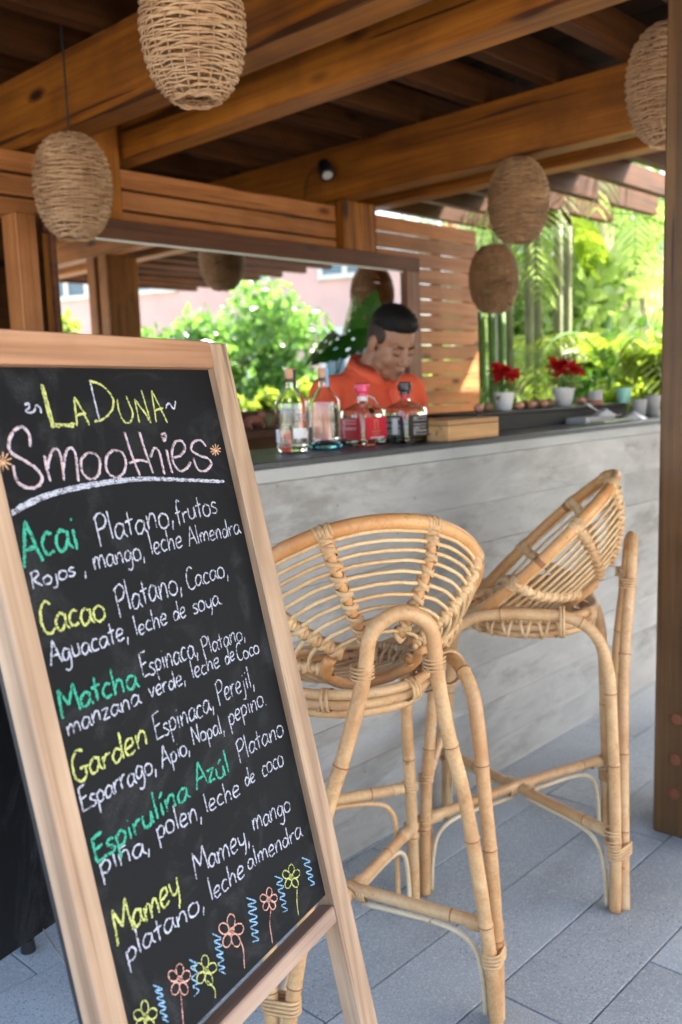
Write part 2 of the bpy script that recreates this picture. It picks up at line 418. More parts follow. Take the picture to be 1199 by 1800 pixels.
# ================================================================ SETTING: ground and floor
g = MB().box((-60, -60, -.12), (80, 80, -.035)); g.build('ground', GROUND, kind='structure')
fl = struct_root('floor', (1.5, 1.0, -.03))
MB().box((-1.6, -1.4, -.034), (6.2, 4.2, -.018)).build('joint_bed', JOINT, fl)
rows = [(.02+.2085*k) for k in range(-6, 20)]
PL = 1.24
pm = MB().box((-.5*PL+.0022, -.1018, -.017), (.5*PL-.0022, .1018, 0), bev=.0009); proto = None
pave_i = 0
for ri, y0 in enumerate(rows):
    off = [.0, .62, .31, .93][ri % 4]+.0
    if abs(y0-1.0625) < .02: off = (2.41+.0) % PL
    for k in range(-2, 6):
        x0 = k*PL+off-.0
        if x0 > 5.6 or x0+PL < -1.5: continue
        ctr = (x0+PL/2, y0+.2085/2, 0)
        if ctr[1] > 4.1 or ctr[1] < -1.3: continue
        if proto is None:
            proto = pm.build('paver', PAVE, fl, loc=(0, 0, 0)); o = proto
        else: o = proto.copy(); COL.objects.link(o); o.parent = fl
        o.location = Vector(ctr)-fl.location+Vector((0, 0, random.uniform(-.0006, .0006)))

# ================================================================ BAR COUNTER
bar = thing('bar_counter', (2.8, 1.9, 0), 'long grey concrete bar counter with a dark stone top, the man standing behind it', 'bar counter')
YB, ZT = 1.70, 1.137
MB().box((1.34, YB+.014, 0), (6.8, YB+.18, 1.083)).build('core_wall', CONC, bar)
zs = [0, .115, .255, .395, .53, .665, .80, .93, 1.083]
for i in range(len(zs)-1):
    cuts = [1.34]+[3.46]+[4.75, 6.8]
    for a, b in zip(cuts[:-1], cuts[1:]):
        d = random.uniform(-.0022, .0022)
        MB().box((a+.0004, YB+d, zs[i]+.0004), (b-.0004, YB+.013, zs[i+1]-.0004), bev=.0008).build('board_cast_panel', CONC, bar)
MB().box((1.33, YB-.006, 1.084), (6.81, YB+.2, 1.1195), bev=.003).build('concrete_lip', LIPC, bar)
MB().box((1.31, YB-.012, 1.12), (6.83, 2.12, ZT), bev=.003).build('counter_top', SLAB, bar)
MB().box((1.36, 2.06, 0), (6.78, 2.10, 1.118)).build('service_side_panel', DARKW, bar)
MB().box((1.34, YB+.181, .85), (1.40, 2.059, 1.118)).build('end_panel', CONC, bar)

# ================================================================ PAVILION
pav = thing('bar_pavilion', (2.5, 2.2, 0), 'timber roof structure of heavy orange-brown beams, rafters and posts over the bar', 'pavilion')
ZB = 2.326
def beam(x0, x1, y0=-2.4, y1=3.62, z0=ZB, z1=2.6, nm='beam'):
    return MB().box((x0, y0, z0), (x1, y1, z1), bev=.004).build(nm, WOODB[1], pav, loc=None)
beam(1.977, 2.108, y1=4.56)
beam(3.755, 3.87, y1=4.57)
for x0, x1 in ((.20, .33), (.62, .75), (2.392, 2.512), (4.07, 4.19)): beam(x0, x1)
def col(x0, x1, y0, y1, z1, m, nm='column', z0=0): return MB().box((x0, y0, z0), (x1, y1, z1), bev=.005).build(nm, m, pav)
col(2.118, 2.37, 3.45, 3.70, 2.59, WOODB[2])
col(3.765, 4.03, 3.45, 3.70, ZB-.002, WOODB[2])
pm_ = MB().box((2.452, .86, 0), (2.70, 1.118, ZB-.002), bev=.006)
pm_.v = [(x+.012*z/2.3, y-.024*z/2.3, z) for x, y, z in pm_.v]
pm_.build('column', GREYP, pav)
col(3.76, 4.02, 1.005, 1.118, ZB-.002, WOODB[2]); col(3.76, 4.02, .86, .965, ZB-.002, WOODB[2])
for q in ((1190, 1265), (1187, 1335), (1185, 1395)):
    P = at(*q, X=2.452)
    MB().lathe((0, 0, 0), [(.017, 0), (.016, .006), (.012, .0075)], 14)
    m = MB(); pr = [(0.0165, 0), (.016, .004), (.010, .0055)]
    for r_, z in pr: pass
    V = []; Fs = []
    for j, (r_, z) in enumerate(pr):
        for k in range(14):
            a = 2*math.pi*k/14; V.append((P[0]-z, P[1]+math.cos(a)*r_, P[2]+math.sin(a)*r_*1.1))
    for j in range(2):
        for k in range(14): Fs.append((j*14+k, j*14+(k+1) % 14, (j+1)*14+(k+1) % 14, (j+1)*14+k))
    Fs.append(tuple(28+k for k in range(14)))
    m.add(V, Fs).build('wooden_plug', M_plain('plug_wood', (.17, .05, .02), .6, .3), pav)
# rafters along the bar, roof planks above
raf0 = None
for k in range(19):
    y = 4.48-.38*k
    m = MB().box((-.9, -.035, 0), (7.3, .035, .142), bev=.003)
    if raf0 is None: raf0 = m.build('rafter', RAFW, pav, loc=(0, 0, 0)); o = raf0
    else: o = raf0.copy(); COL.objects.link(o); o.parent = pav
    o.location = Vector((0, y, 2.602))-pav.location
rp0 = None
xk = -.9
while xk < 5.97:
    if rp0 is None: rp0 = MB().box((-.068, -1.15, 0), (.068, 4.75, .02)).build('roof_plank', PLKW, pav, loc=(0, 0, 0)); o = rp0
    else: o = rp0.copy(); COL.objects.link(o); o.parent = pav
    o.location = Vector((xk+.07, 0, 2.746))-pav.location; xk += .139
MB().box((-.9, -1.15, 2.775), (6.05, 4.75, 2.80)).build('roof_cover', M_plain('roof_felt', (.05, .045, .04), .9), pav)
MB().box((-.9, 4.6, 0), (4.95, 4.65, 2.744)).build('dark_backing', RAFW, pav)  # dark sheet added so the shaded void behind the slats shows black
ps0 = None
for k in range(11):
    if ps0 is None: ps0 = MB().box((-.9, -.045, 0), (7.0, .045, .02)).build('pergola_slat', WOODS[0], pav, loc=(0, 0, 0)); o = ps0
    else: o = ps0.copy(); COL.objects.link(o); o.parent = pav
    o.location = Vector((0, -1.28-.135*k, 2.748))-pav.location

# slat screen
scr = thing('slat_screen', (3.9, 3.52, 1.0), 'screen wall of horizontal orange cedar slats behind the bar', 'slat wall')
YS = 3.50
def slatrow(x0, x1, ztop, n, h=.085, p=.0905, yy=YS):
    for k in range(n):
        z1 = ztop-k*p
        MB().box((x0, yy, z1-h), (x1, yy+.022, z1), bev=.002).build('slat', WOODS[0], scr)
slatrow(.5, 2.105, 2.293, 3, .079); slatrow(2.383, 3.752, 2.293, 3, .079); slatrow(4.043, 5.065, 2.288, 14)
MB().box((5.00, YS+.024, .98), (5.06, YS+.07, 2.29)).build('batten', WOODS[2], scr)
MB().box((4.66, YS+.024, .98), (4.71, YS+.07, 2.28)).build('batten', WOODS[2], scr)

# mirror
mir = thing('wall_mirror', (3.1, 3.46, 1.2), 'wide framed mirror behind the bar reflecting green trees and a pink building', 'mirror')
MIRR = newmat('mirror_glass'); t = NT(MIRR); t.out(t.bsdf((.93, .95, .94), .0, Metallic=1.0))
YM = 3.420
MB().box((2.02, YM, 1.20), (4.222, YM+.006, 1.978)).build('mirror_glass', MIRR, mir)
MB().box((2.0, YM+.008, 1.12), (4.32, YM+.027, 2.04)).build('backing_panel', DARKW, mir)
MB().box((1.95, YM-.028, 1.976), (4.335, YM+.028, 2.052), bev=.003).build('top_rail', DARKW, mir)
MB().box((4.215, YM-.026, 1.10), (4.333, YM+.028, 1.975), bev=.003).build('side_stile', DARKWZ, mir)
MB().box((2.03, YM-.004, 1.968), (4.215, YM-.001, 1.9755)).build('sky_reflection_strip', M_plain('reflected_sky_white', (.8, .82, .8), .2), mir)  # bright sky reflection along the glass edge, painted as a white strip
a = at(26, 372, Y=3.34); b = at(62, 375, Y=3.34)
MB().box((a[0], 3.34, .9), (b[0], 3.45, a[2]), bev=.004).build('side_post', WOODS[2], mir)

# back counter with the wooden ledge
bc = thing('back_counter', (2.9, 3.2, 0), 'low wooden back counter with a ledge running under the mirror', 'counter')
zl = at(455, 756, Y=3.28)[2]
MB().box((2.0, 3.24, zl-.035), (4.2, 3.415, zl), bev=.003).build('ledge', DARKW, bc)
MB().box((2.0, 3.396, zl), (4.2, 3.414, at(455, 722, Y=3.44)[2]), bev=.002).build('backsplash', DARKW, bc)
MB().box((2.0, 2.98, .86), (4.2, 3.40, .90), bev=.004).build('worktop', SLAB, bc)
MB().box((2.02, 3.02, 0), (4.18, 3.38, .858)).build('cabinet', DARKW, bc)

# ================================================================ A-FRAME SIGN
q1, q2, q3 = R(15.1167), R(11.8725), R(-.333)
W_ = v3((math.cos(q1)*math.cos(q3), math.sin(q1)*math.cos(q3), math.sin(q3)))
n0 = v3((-math.sin(q1), math.cos(q1), 0)); up_ = np.cross(W_, n0); up_ /= np.linalg.norm(up_)
S_ = up_*math.cos(q2)+n0*math.sin(q2); N_ = np.cross(W_, S_)       # N_ points to the reader
DB = 1.35
d_ = ray(398, 603); PB = CAM+d_/np.linalg.norm(d_)*DB
def bp(x, y):
    X = atp(x, y, PB, N_)-PB; return np.array([X@W_, X@S_])
HB = -.0122
def bpc(x, y):
    X = atp(x, y, PB+N_*HB, N_)-PB; return np.array([X@W_, X@S_])
def bw(u, v, n=0): return PB+W_*u+S_*v+N_*n
sign = thing('sandwich_board', (PB[0]-.2, PB[1], 0), 'pale wooden sandwich board chalked with a list of smoothies, front left', 'menu board')
TH = .030
L = -bp(19.5, 1100)[0]; SW = .034*DB*1.13
SW = abs(bp(377, 642)[0])       # right stile face width
vt = bp(362, 646)[1]; vb = bp(570, 1574)[1]; vb2 = bp(597, 1583)[1]; vb3 = bp(598, 1617)[1]
LI = -bp(66, 1100)[0]           # inner edge of left stile
Ltot = PB[2]/S_[2]
SROT = Matrix([[W_[i], S_[i], N_[i]] for i in range(3)])
def bbox(nm, u0, u1, v0, v1, n0_, n1_, m, par, bev=.002, **k):
    o = MB().obox((0, 0, 0), (1, 0, 0), (0, 1, 0), (0, 0, 1), (abs(u1-u0)/2, abs(v1-v0)/2, abs(n1_-n0_)/2), 0, bev).build(nm, m, None, loc=(0, 0, 0))
    o.parent = par; o.location = Vector(bw((u0+u1)/2, (v0+v1)/2, (n0_+n1_)/2))-par.location; o.rotation_euler = SROT.to_euler(); o['uvn'] = ((u0+u1)/2, (v0+v1)/2, (n0_+n1_)/2); return o
    return MB().obox(bw((u0+u1)/2, (v0+v1)/2, (n0_+n1_)/2), W_, S_, N_, (abs(u1-u0)/2, abs(v1-v0)/2, abs(n1_-n0_)/2), 0, bev).build(nm, m, par, smooth=False)
bbox('stile', -SW, 0, -Ltot+.002, 0, -TH, 0, SIGNV, sign)
bbox('stile', -L, -LI, -Ltot+.002, 0, -TH, 0, SIGNV, sign)
bbox('top_rail', -LI+.001, -SW-.001, vt, .001, -TH+.002, .0015, SIGNU, sign)
bbox('bottom_rail', -LI+.001, -SW-.001, vb3, vb2, -TH+.002, -.0015, SIGNB, sign)
board = bbox('chalkboard', -LI-.004, -SW+.004, vb-.01, vt+.012, -.0185, -.0125, BOARD, sign, 0)
bbox('backing', -L+.004, -.004, vb-.02, -.004, -TH-.009, -TH-.001, BLACKP, sign, 0)
# rear leaf
NH = -v3((N_[0], N_[1], 0)); NH /= np.linalg.norm(NH); rl = R(9.6)
S2 = v3((0, 0, 1))*math.cos(rl)-NH*math.sin(rl); N2 = np.cross(W_, S2)
PR = PB+NH*(TH+.035)
def rbox(nm, u0, u1, v0, v1, a_, b_, m, bev=.002):
    return MB().obox(PR+W_*(u0+u1)/2+S2*(v0+v1)/2+N2*(a_+b_)/2, W_, S2, N2, (abs(u1-u0)/2, abs(v1-v0)/2, abs(b_-a_)/2), 0, bev).build(nm, m, sign)
LR = PR[2]/S2[2]
rbox('rear_panel', -L-.01, -.01, vb3+.006, -.01, -.004, .004, BOARD2, 0)
rbox('rear_leg', -L, -L+.045, -LR+.002, -.012, -.030, -.006, SIGNV); rbox('rear_leg', -.06, -.015, -LR+.002, -.012, -.030, -.006, SIGNV)
# hinge and cord
for u in (-.07, -L+.07):
    MB().obox(bw(u, -.004, -TH-.02), W_, S_, N_, (.022, .003, .022), 0, .001).build('hinge', METAL, sign)
A = atp(75, 1632, PR, N2); B = bw(-L+.01, bp(160, 1790)[1], -TH*.6)
MB().tube([A+(B-A)*i/12+v3((0, 0, -.004*math.sin(math.pi*i/12))) for i in range(13)], .0011, 5).build('cord', STRING, sign)

# chalk writing --------------------------------------------------
GL = {}
def G(ch, adv, s): GL[ch] = (adv, [(t[0], [tuple(map(float, p.split(','))) for p in t[1:].split()]) for t in s.split(';')])
G('A', .62, 'l.02,-.05 .3,1 .6,-.02;l.12,.33 .52,.36'); G('C', .5, 'c.48,.88 .3,1 .1,.8 .03,.4 .12,.05 .32,-.02 .5,.1')
G('D', .6, 'l.08,0 .08,1;c.0,1 .35,.92 .58,.5 .35,.08 .0,0'); G('E', .5, 'l.45,1 .05,.95 .08,0 .5,.03;l.07,.5 .4,.54')
G('G', .6, 'c.5,.9 .28,1 .06,.75 .05,.25 .25,0 .48,.1 .46,.4;l.28,.4 .62,.38'); G('L', .5, 'l.05,1 .08,0 .5,.03')
G('M', .8, 'l.05,-.1 .08,.95 .38,.3 .66,1 .78,0'); G('N', .62, 'l.05,0 .06,.9 .5,.02 .52,.95'); G('P', .52, 'l.1,-.1 .06,.9;c.0,.85 .3,1 .5,.78 .38,.52 .08,.45')
G('R', .55, 'l.05,0 .08,.95;c.0,.9 .3,.98 .42,.75 .1,.5;l.1,.5 .5,.02'); G('Z', .5, 'l.05,.62 .42,.66 .05,.03 .48,.05')
G('U', .55, 'c.05,.75 .05,.2 .2,0 .4,.1 .46,.78')
G('a', .5, 'c.4,.42 .22,.5 .05,.3 .1,.04 .26,.04 .4,.25 .42,.46;c.42,.46 .41,.15 .52,.0'); G('c', .42, 'c.38,.44 .2,.5 .05,.26 .15,.02 .38,.06')
G('d', .5, 'c.38,.36 .2,.46 .05,.24 .14,0 .32,.08 .4,.3;l.42,.95 .43,0'); G('e', .45, 'c.07,.24 .35,.3 .34,.48 .16,.5 .04,.26 .14,.0 .4,.07')
G('f', .36, 'c.38,.9 .24,1 .16,.75 .16,.3 .17,-.1;l.02,.46 .32,.5'); G('g', .5, 'c.38,.42 .2,.5 .05,.28 .14,.05 .32,.12 .4,.4;c.4,.46 .43,-.1 .3,-.38 .08,-.3')
G('h', .5, 'l.07,1 .08,0;c.08,.25 .25,.5 .38,.4 .4,0'); G('i', .22, 'l.1,.48 .12,0;l.09,.68 .12,.74'); G('j', .28, 'c.18,.48 .19,-.1 .1,-.32 -.05,-.28;l.16,.68 .19,.74')
G('l', .22, 'l.08,1 .12,0'); G('m', .74, 'l.06,.48 .08,0;c.08,.25 .2,.5 .32,.42 .33,0;c.33,.25 .5,.52 .62,.4 .65,0'); G('n', .5, 'l.06,.48 .08,0;c.08,.22 .24,.5 .38,.42 .4,0')
G('o', .48, 'c.22,.5 .05,.38 .05,.1 .22,0 .4,.1 .4,.38 .2,.5'); G('p', .48, 'l.06,.46 .1,-.4;c.06,.34 .26,.5 .42,.3 .3,.04 .08,.06')
G('r', .38, 'l.06,.48 .08,0;c.08,.26 .2,.46 .36,.46'); G('s', .38, 'c.34,.44 .18,.5 .06,.38 .2,.26 .34,.12 .2,0 .02,.05')
G('t', .36, 'l.16,.85 .18,0;l.0,.5 .34,.55'); G('u', .5, 'c.06,.48 .07,.12 .2,0 .36,.1 .4,.48;l.4,.48 .44,0'); G('v', .44, 'l.04,.48 .18,0 .4,.5')
G('y', .46, 'c.05,.48 .1,.15 .25,.08 .38,.2;c.4,.5 .38,-.1 .28,-.38'); G('z', .42, 'l.04,.46 .36,.48 .05,.02 .38,.03')
G('ñ', .5, 'l.06,.48 .08,0;c.08,.22 .24,.5 .38,.42 .4,0;l.08,.64 .36,.7'); G('í', .22, 'l.1,.48 .12,0;l.08,.64 .22,.8'); G('ú', .5, 'c.06,.48 .07,.12 .2,0 .36,.1 .4,.48;l.4,.48 .44,0;l.2,.62 .36,.8')
G(',', .2, 'l.12,.12 .06,-.2'); G('.', .2, 'l.08,.0 .11,.05'); G(' ', .3, 'l0,0 0,0')
hoff = [0]
CHB = {}
def ribbon(strokes, width, name, colr, label=None):
    """strokes: list of (N,2) polylines in board metres"""
    V = []; Fs = []; UV = []
    for st in strokes:
        P, ln = resample(st, .0018)
        if ln < .0015: continue
        n = len(P); d = np.gradient(P, axis=0); d /= np.linalg.norm(d, axis=1)[:, None]+1e-9
        nn = np.stack([-d[:, 1], d[:, 0]], 1)
        jit = rng.normal(0, .09, (n, 1)); wj = 1+rng.normal(0, .12, (n, 1))
        hoff[0] = (hoff[0]+1) % 40; h = .0124-.0125-.0004+.00002*hoff[0]+.0125-.0124-.0115
        h = -.0125+.0003+.00002*hoff[0]
        o = len(V)
        for i in range(n):
            ta = 1.0 if 0 < i < n-1 else .6
            for sgn in (-1, 1):
                p = P[i]+nn[i]*(width/2*sgn*wj[i, 0]*ta+width*jit[i, 0]*.4); V.append((p[0], p[1], h)); UV.append((.5+.5*sgn, 0))
        for i in range(n-1): Fs.append((o+2*i, o+2*i+1, o+2*i+3, o+2*i+2))
    loc = np.mean(V, axis=0); me = bpy.data.meshes.new(name); me.from_pydata((np.array(V)-loc).tolist(), [], Fs)
    ul = me.uv_layers.new(name='UVMap'); idx = np.zeros(len(me.loops), int); me.loops.foreach_get('vertex_index', idx)
    ul.data.foreach_set('uv', np.array(UV)[idx].ravel()); me.materials.append(CH[colr]); me.update()
    o = bpy.data.objects.new(name, me); COL.objects.link(o); o.parent = board; o.location = Vector(loc)-Vector(board['uvn'])
    if label: o['label'] = label
    return o
COLN = dict(w='white', y='yellow', g='green', p='pink', b='blue', o='orange', l='lilac')
def word(txt, x0, y0, x1, y1, cap, colr='w', wd=2.4, lean=.20):
    tot = sum(GL[c][0] for c in txt); A = v3((x0, y0)); D = (v3((x1, y1))-A)/tot
    U = v3((-lean, -1))*cap
    st = []; x = 0
    for c in txt:
        adv, ss = GL[c]; jy = random.uniform(-.05, .05); sc_ = random.uniform(.93, 1.07)
        for kind, pts in ss:
            if len(pts) < 2 or pts[0] == pts[-1] and len(pts) == 2: continue
            pts = [(x+a, b*sc_+jy) for a, b in pts]
            px = [A+D*a+U*b for a, b in pts]
            uv = [bpc(*p) for p in px]
            if kind == 'c' and len(uv) > 2: uv = bez(uv, 6*len(uv))
            st.append(np.array(uv))
        x += adv
    ribbon(st, wd*.00096, 'chalk_word', colr, 'the word "%s" in %s chalk' % (txt.strip(' ,.'), COLN[colr]))
def strokes_px(S, colr, wd, name, label, smooth=True, ox=0, oy=0, k=1.0):
    st = []
    for s in S:
        uv = [bpc(ox+x*k, oy+y*k) for x, y in s]
        st.append(np.array(bez(uv, 6*len(uv)) if smooth and len(uv) > 2 else uv))
    ribbon(st, wd*.001, name, colr, label)
K1 = dict(ox=0, oy=560, k=.40033)
T = 'chalk_word'
strokes_px([[(183, 288), (205, 390), (230, 475), (330, 462)], [(232, 462), (325, 474)], [(188, 290), (236, 468)]], 'y', 4.2, T, 'tall yellow letter L of the heading', False, **K1)
strokes_px([[(326, 345), (338, 472)], [(326, 345), (360, 400), (393, 468)], [(332, 425), (378, 415)]], 'y', 3.6, T, 'yellow letter A of the heading', False, **K1)
strokes_px([[(395, 275), (415, 360), (437, 448)]], 'w', 3.2, T, 'white stem of the heading letter D', False, **K1)
strokes_px([[(388, 272), (450, 295), (495, 350), (492, 400), (455, 440), (415, 452)]], 'y', 3.4, T, 'yellow bow of the heading letter D', **K1)
strokes_px([[(515, 352), (522, 405), (545, 452), (570, 455), (583, 420), (570, 380), (553, 340)]], 'y', 3.2, T, 'yellow letter U of the heading', **K1)
strokes_px([[(612, 458), (590, 352), (640, 420), (662, 460), (640, 380), (620, 315)]], 'y', 3.0, T, 'yellow letter N of the heading', False, **K1)
strokes_px([[(664, 315), (686, 455)], [(664, 315), (700, 385), (735, 458)], [(676, 405), (716, 392)]], 'y', 3.0, T, 'yellow last letter A of the heading', False, **K1)
strokes_px([[(108, 380), (125, 372), (128, 392), (112, 405), (135, 414), (152, 402), (158, 380), (175, 392), (180, 416)]], 'w', 2.8, 'chalk_flourish', None, **K1)
strokes_px([[(727, 398), (732, 380), (745, 372), (755, 390), (765, 395), (770, 362)]], 'w', 2.8, 'chalk_flourish', None, **K1)
def dbl(S, wd=2.0):
    strokes_px(S, 'l', wd*1.75, T, 'lilac letter of the word Smoothies', **K1)
    strokes_px([[(x-6, y-3) for x, y in s] for s in S], 'o', wd*.45, T, 'orange outline on a letter of Smoothies', **K1)
dbl([[(133, 565), (128, 510), (98, 477), (60, 495), (38, 545), (50, 590), (110, 625), (165, 665), (185, 705), (165, 738), (120, 742), (75, 715), (58, 645)]], 2.4)
dbl([[(195, 600), (205, 660), (222, 715)], [(208, 660), (222, 600), (240, 572), (262, 590), (275, 650), (282, 712)], [(278, 660), (290, 590), (308, 568), (330, 590), (338, 650), (345, 715)]])
dbl([[(385, 590), (358, 620), (362, 675), (395, 705), (430, 690), (440, 640), (425, 600), (390, 588)]])
dbl([[(495, 578), (468, 610), (470, 670), (505, 698), (542, 680), (553, 630), (535, 590), (498, 576)]])
dbl([[(548, 500), (575, 590), (615, 692)], [(567, 636), (610, 622), (650, 630)]])
dbl([[(612, 500), (640, 590), (672, 680)], [(660, 610), (680, 568), (700, 590), (712, 640), (722, 685)]])
dbl([[(730, 575), (742, 630), (757, 680)], [(708, 512), (722, 505), (728, 520), (720, 540), (712, 520)]])
dbl([[(762, 612), (795, 600), (815, 570), (800, 540), (772, 542), (757, 590), (768, 645), (795, 670), (825, 655), (838, 630)]])
dbl([[(905, 560), (880, 535), (850, 545), (842, 578), (875, 600), (915, 615), (930, 640), (905, 668), (870, 662), (850, 610)]])
for cx_, cy_, rr in ((946, 577, 24), (12, 628, 40)):
    strokes_px([[(cx_-rr*math.cos(a), cy_-rr*math.sin(a)*1.1), (cx_+rr*math.cos(a), cy_+rr*math.sin(a)*1.1)] for a in [i*math.pi/5+.3 for i in range(5)]], 'o', 2.0, 'chalk_star', None, False, **K1)
strokes_px([[(50, 850), (120, 805), (250, 757), (450, 716), (650, 700), (985, 714)], [(52, 862), (130, 818), (260, 768), (460, 728), (660, 708), (980, 718)], [(60, 856), (125, 812), (255, 762), (455, 722), (655, 704), (960, 712)]], 'w', 3.4, 'chalk_underline', None, **K1)
WORDS = [('Acai', 40, 992, 141, 962, 72, 'g', 5.0), ('Platano,', 172, 956, 308, 922, 50, 'w', 3.0), ('frutos', 310, 921, 384, 902, 40, 'w', 2.6),
 ('Rojos', 57, 1035, 134, 1010, 30, 'w', 2.6), (',', 147, 1010, 153, 1008, 40, 'w', 2.6), ('mango,', 165, 1002, 256, 980, 40, 'w', 2.6), ('leche', 265, 976, 322, 960, 38, 'w', 2.5), ('Almendra', 332, 960, 424, 938, 32, 'w', 2.4),
 ('Cacao', 76, 1118, 188, 1086, 56, 'y', 3.8), ('Platano,', 207, 1080, 322, 1040, 50, 'w', 2.8), ('Cacao,', 330, 1036, 402, 1012, 38, 'w', 2.4),
 ('Aguacate,', 88, 1170, 228, 1122, 40, 'w', 2.8), ('leche', 238, 1118, 296, 1096, 34, 'w', 2.5), ('de', 305, 1091, 328, 1082, 32, 'w', 2.4), ('soya.', 340, 1080, 392, 1060, 34, 'w', 2.4),
 ('Matcha', 106, 1258, 244, 1206, 50, 'g', 4.2), ('Espinaca,', 250, 1192, 350, 1152, 42, 'w', 2.4), ('Platano,', 357, 1152, 432, 1122, 32, 'w', 2.2),
 ('manzana', 118, 1294, 248, 1236, 36, 'w', 2.5), ('verde,', 262, 1226, 328, 1200, 34, 'w', 2.4), ('leche', 338, 1195, 388, 1172, 32, 'w', 2.3), ('de', 396, 1168, 414, 1160, 28, 'w', 2.4), ('Coco', 418, 1162, 457, 1148, 28, 'w', 2.3),
 ('Garden', 132, 1380, 262, 1306, 50, 'y', 3.6), ('Espinaca,', 274, 1302, 378, 1247, 44, 'w', 2.4), ('Perejil,', 384, 1238, 448, 1205, 40, 'w', 2.3),
 ('Esparrago,', 144, 1429, 276, 1354, 42, 'w', 2.7), ('Apio,', 284, 1349, 336, 1324, 36, 'w', 2.5), ('Nopal,', 340, 1309, 396, 1286, 34, 'w', 2.4), ('pepino.', 403, 1275, 470, 1238, 36, 'w', 2.3),
 ('Espirulína', 167, 1517, 334, 1402, 46, 'g', 4.2), ('Azúl', 344, 1388, 406, 1358, 42, 'g', 3.6), ('Platano', 420, 1340, 500, 1290, 38, 'w', 2.3),
 ('piña,', 176, 1540, 266, 1494, 46, 'w', 2.8), ('polen,', 276, 1475, 356, 1437, 42, 'w', 2.7), ('leche', 361, 1431, 424, 1396, 36, 'w', 2.4), ('de', 432, 1385, 450, 1373, 30, 'w', 2.3), ('coco', 462, 1366, 500, 1344, 36, 'w', 2.3),
 ('Mamey', 205, 1660, 318, 1572, 56, 'y', 3.8), ('Mamey,', 343, 1543, 440, 1480, 42, 'w', 2.7), ('mango', 445, 1462, 512, 1424, 38, 'w', 2.5),
 ('platano,', 222, 1694, 362, 1596, 44, 'w', 2.8), ('leche', 370, 1585, 432, 1540, 38, 'w', 2.6), ('almendra', 436, 1530, 532, 1470, 34, 'w', 2.5)]
for wd in WORDS: word(*wd)
K4 = dict(ox=130, oy=1350, k=.417)
def flower(cx_, cy_, r_, colr, stem):
    S = []
    for i in range(5):
        a = i*2*math.pi/5-math.pi/2+random.uniform(-.15, .15); ca, sa = math.cos(a), math.sin(a)
        pet = []
        for j in range(9):
            b = 2*math.pi*j/8; x = .62+.42*math.cos(b); y = .32*math.sin(b)
            pet.append((cx_+r_*(x*ca-y*sa)*.9, cy_+r_*(x*sa+y*ca)*1.25))
        S.append(pet)
    S.append([(cx_+random.uniform(-.22, .22)*r_, cy_+random.uniform(-.3, .3)*r_) for _ in range(14)])
    S.append(stem); strokes_px(S, colr, 1.9, 'chalk_flower', '%s chalk flower' % COLN[colr], **K4)
flower(300, 1050, 55, 'y', [(300, 1085), (296, 1140)])
flower(445, 895, 55, 'p', [(450, 950), (455, 1010), (462, 1085)])
flower(555, 855, 52, 'y', [(560, 895), (592, 930), (596, 970)])
flower(662, 690, 58, 'p', [(690, 705), (712, 760), (718, 848)])
flower(820, 555, 40, 'p', [(828, 600), (825, 660), (836, 738)])
flower(915, 460, 42, 'y', [(940, 505), (938, 560), (945, 620)])
def zig(x0, y0, x1, y1, amp, n, off=0):
    P = []
    for i in range(n):
        t_ = i/(n-1); P.append((x0+(x1-x0)*t_+(amp if i % 2 else -amp)*(1-.3*t_), y0+(y1-y0)*t_+random.uniform(-4, 4)))
    strokes_px([P], 'b', 2.0, 'chalk_grass', 'blue chalk squiggle of grass', **K4)
zig(350, 915, 385, 1070, 18, 12); zig(500, 805, 515, 960, 16, 9); zig(600, 700, 625, 870, 18, 12); zig(745, 548, 765, 735, 20, 13); zig(860, 455, 890, 612, 16, 11); zig(975, 378, 1005, 500, 16, 9)

# ================================================================ BAMBOO STOOLS
def pole(P, r_, nodes=(), mats=None, seg=10, step=.012):
    """bamboo pole along P with brown swollen joints at the given fractions"""
    Q, ln = resample(P, step); n = len(Q); d = np.linspace(0, ln, n)
    pts = list(Q); ins = []
    rad = np.full(n, r_)*(1+.02*np.sin(d*23))
    extra = []
    for nf in nodes:
        c = nf*ln
        for off, rr, dk in ((-.006, 1.0, 0), (-.0022, 1.07, 1), (.0008, 1.10, 0), (.006, 1.0, 0)): extra.append((c+off, rr, dk))
    alld = sorted([(x, None, 0) for x in d if all(abs(x-nf*ln) > .008 for nf in nodes)]+extra)
    PP = []; RR = []; MI = []
    for x, rr, dk in alld:
        PP.append([np.interp(x, d, Q[:, i]) for i in range(3)]); RR.append(r_*(rr if rr else 1+.02*math.sin(x*23))); MI.append(dk)
    return PP, RR, MI
def coil(P, r_, pitch, rad=.0026, phase=0, hand=1, step=None, flat=1.0):
    """rattan strip wound round path P"""
    Q, ln = resample(P, .003); turns = ln/pitch; n = int(turns*9)+4
    d = np.linspace(0, ln, len(Q)); out = []
    T0 = Q[-1]-Q[0]; a0 = v3((0, 0, 1)) if abs(T0[2]) < .8*np.linalg.norm(T0) else v3((1, 0, 0))
    for i in range(n):
        x = ln*i/(n-1); p = v3([np.interp(x, d, Q[:, k]) for k in range(3)]); p2 = v3([np.interp(min(ln, x+.004), d, Q[:, k]) for k in range(3)]); p1 = v3([np.interp(max(0, x-.004), d, Q[:, k]) for k in range(3)])
        T = p2-p1; T /= np.linalg.norm(T)+1e-9; N = a0-T*(a0@T); N /= np.linalg.norm(N); B = np.cross(T, N); a = phase+hand*2*math.pi*x/pitch
        out.append(p+(N*math.cos(a)+B*math.sin(a))*(r_+rad*.5))
    return out
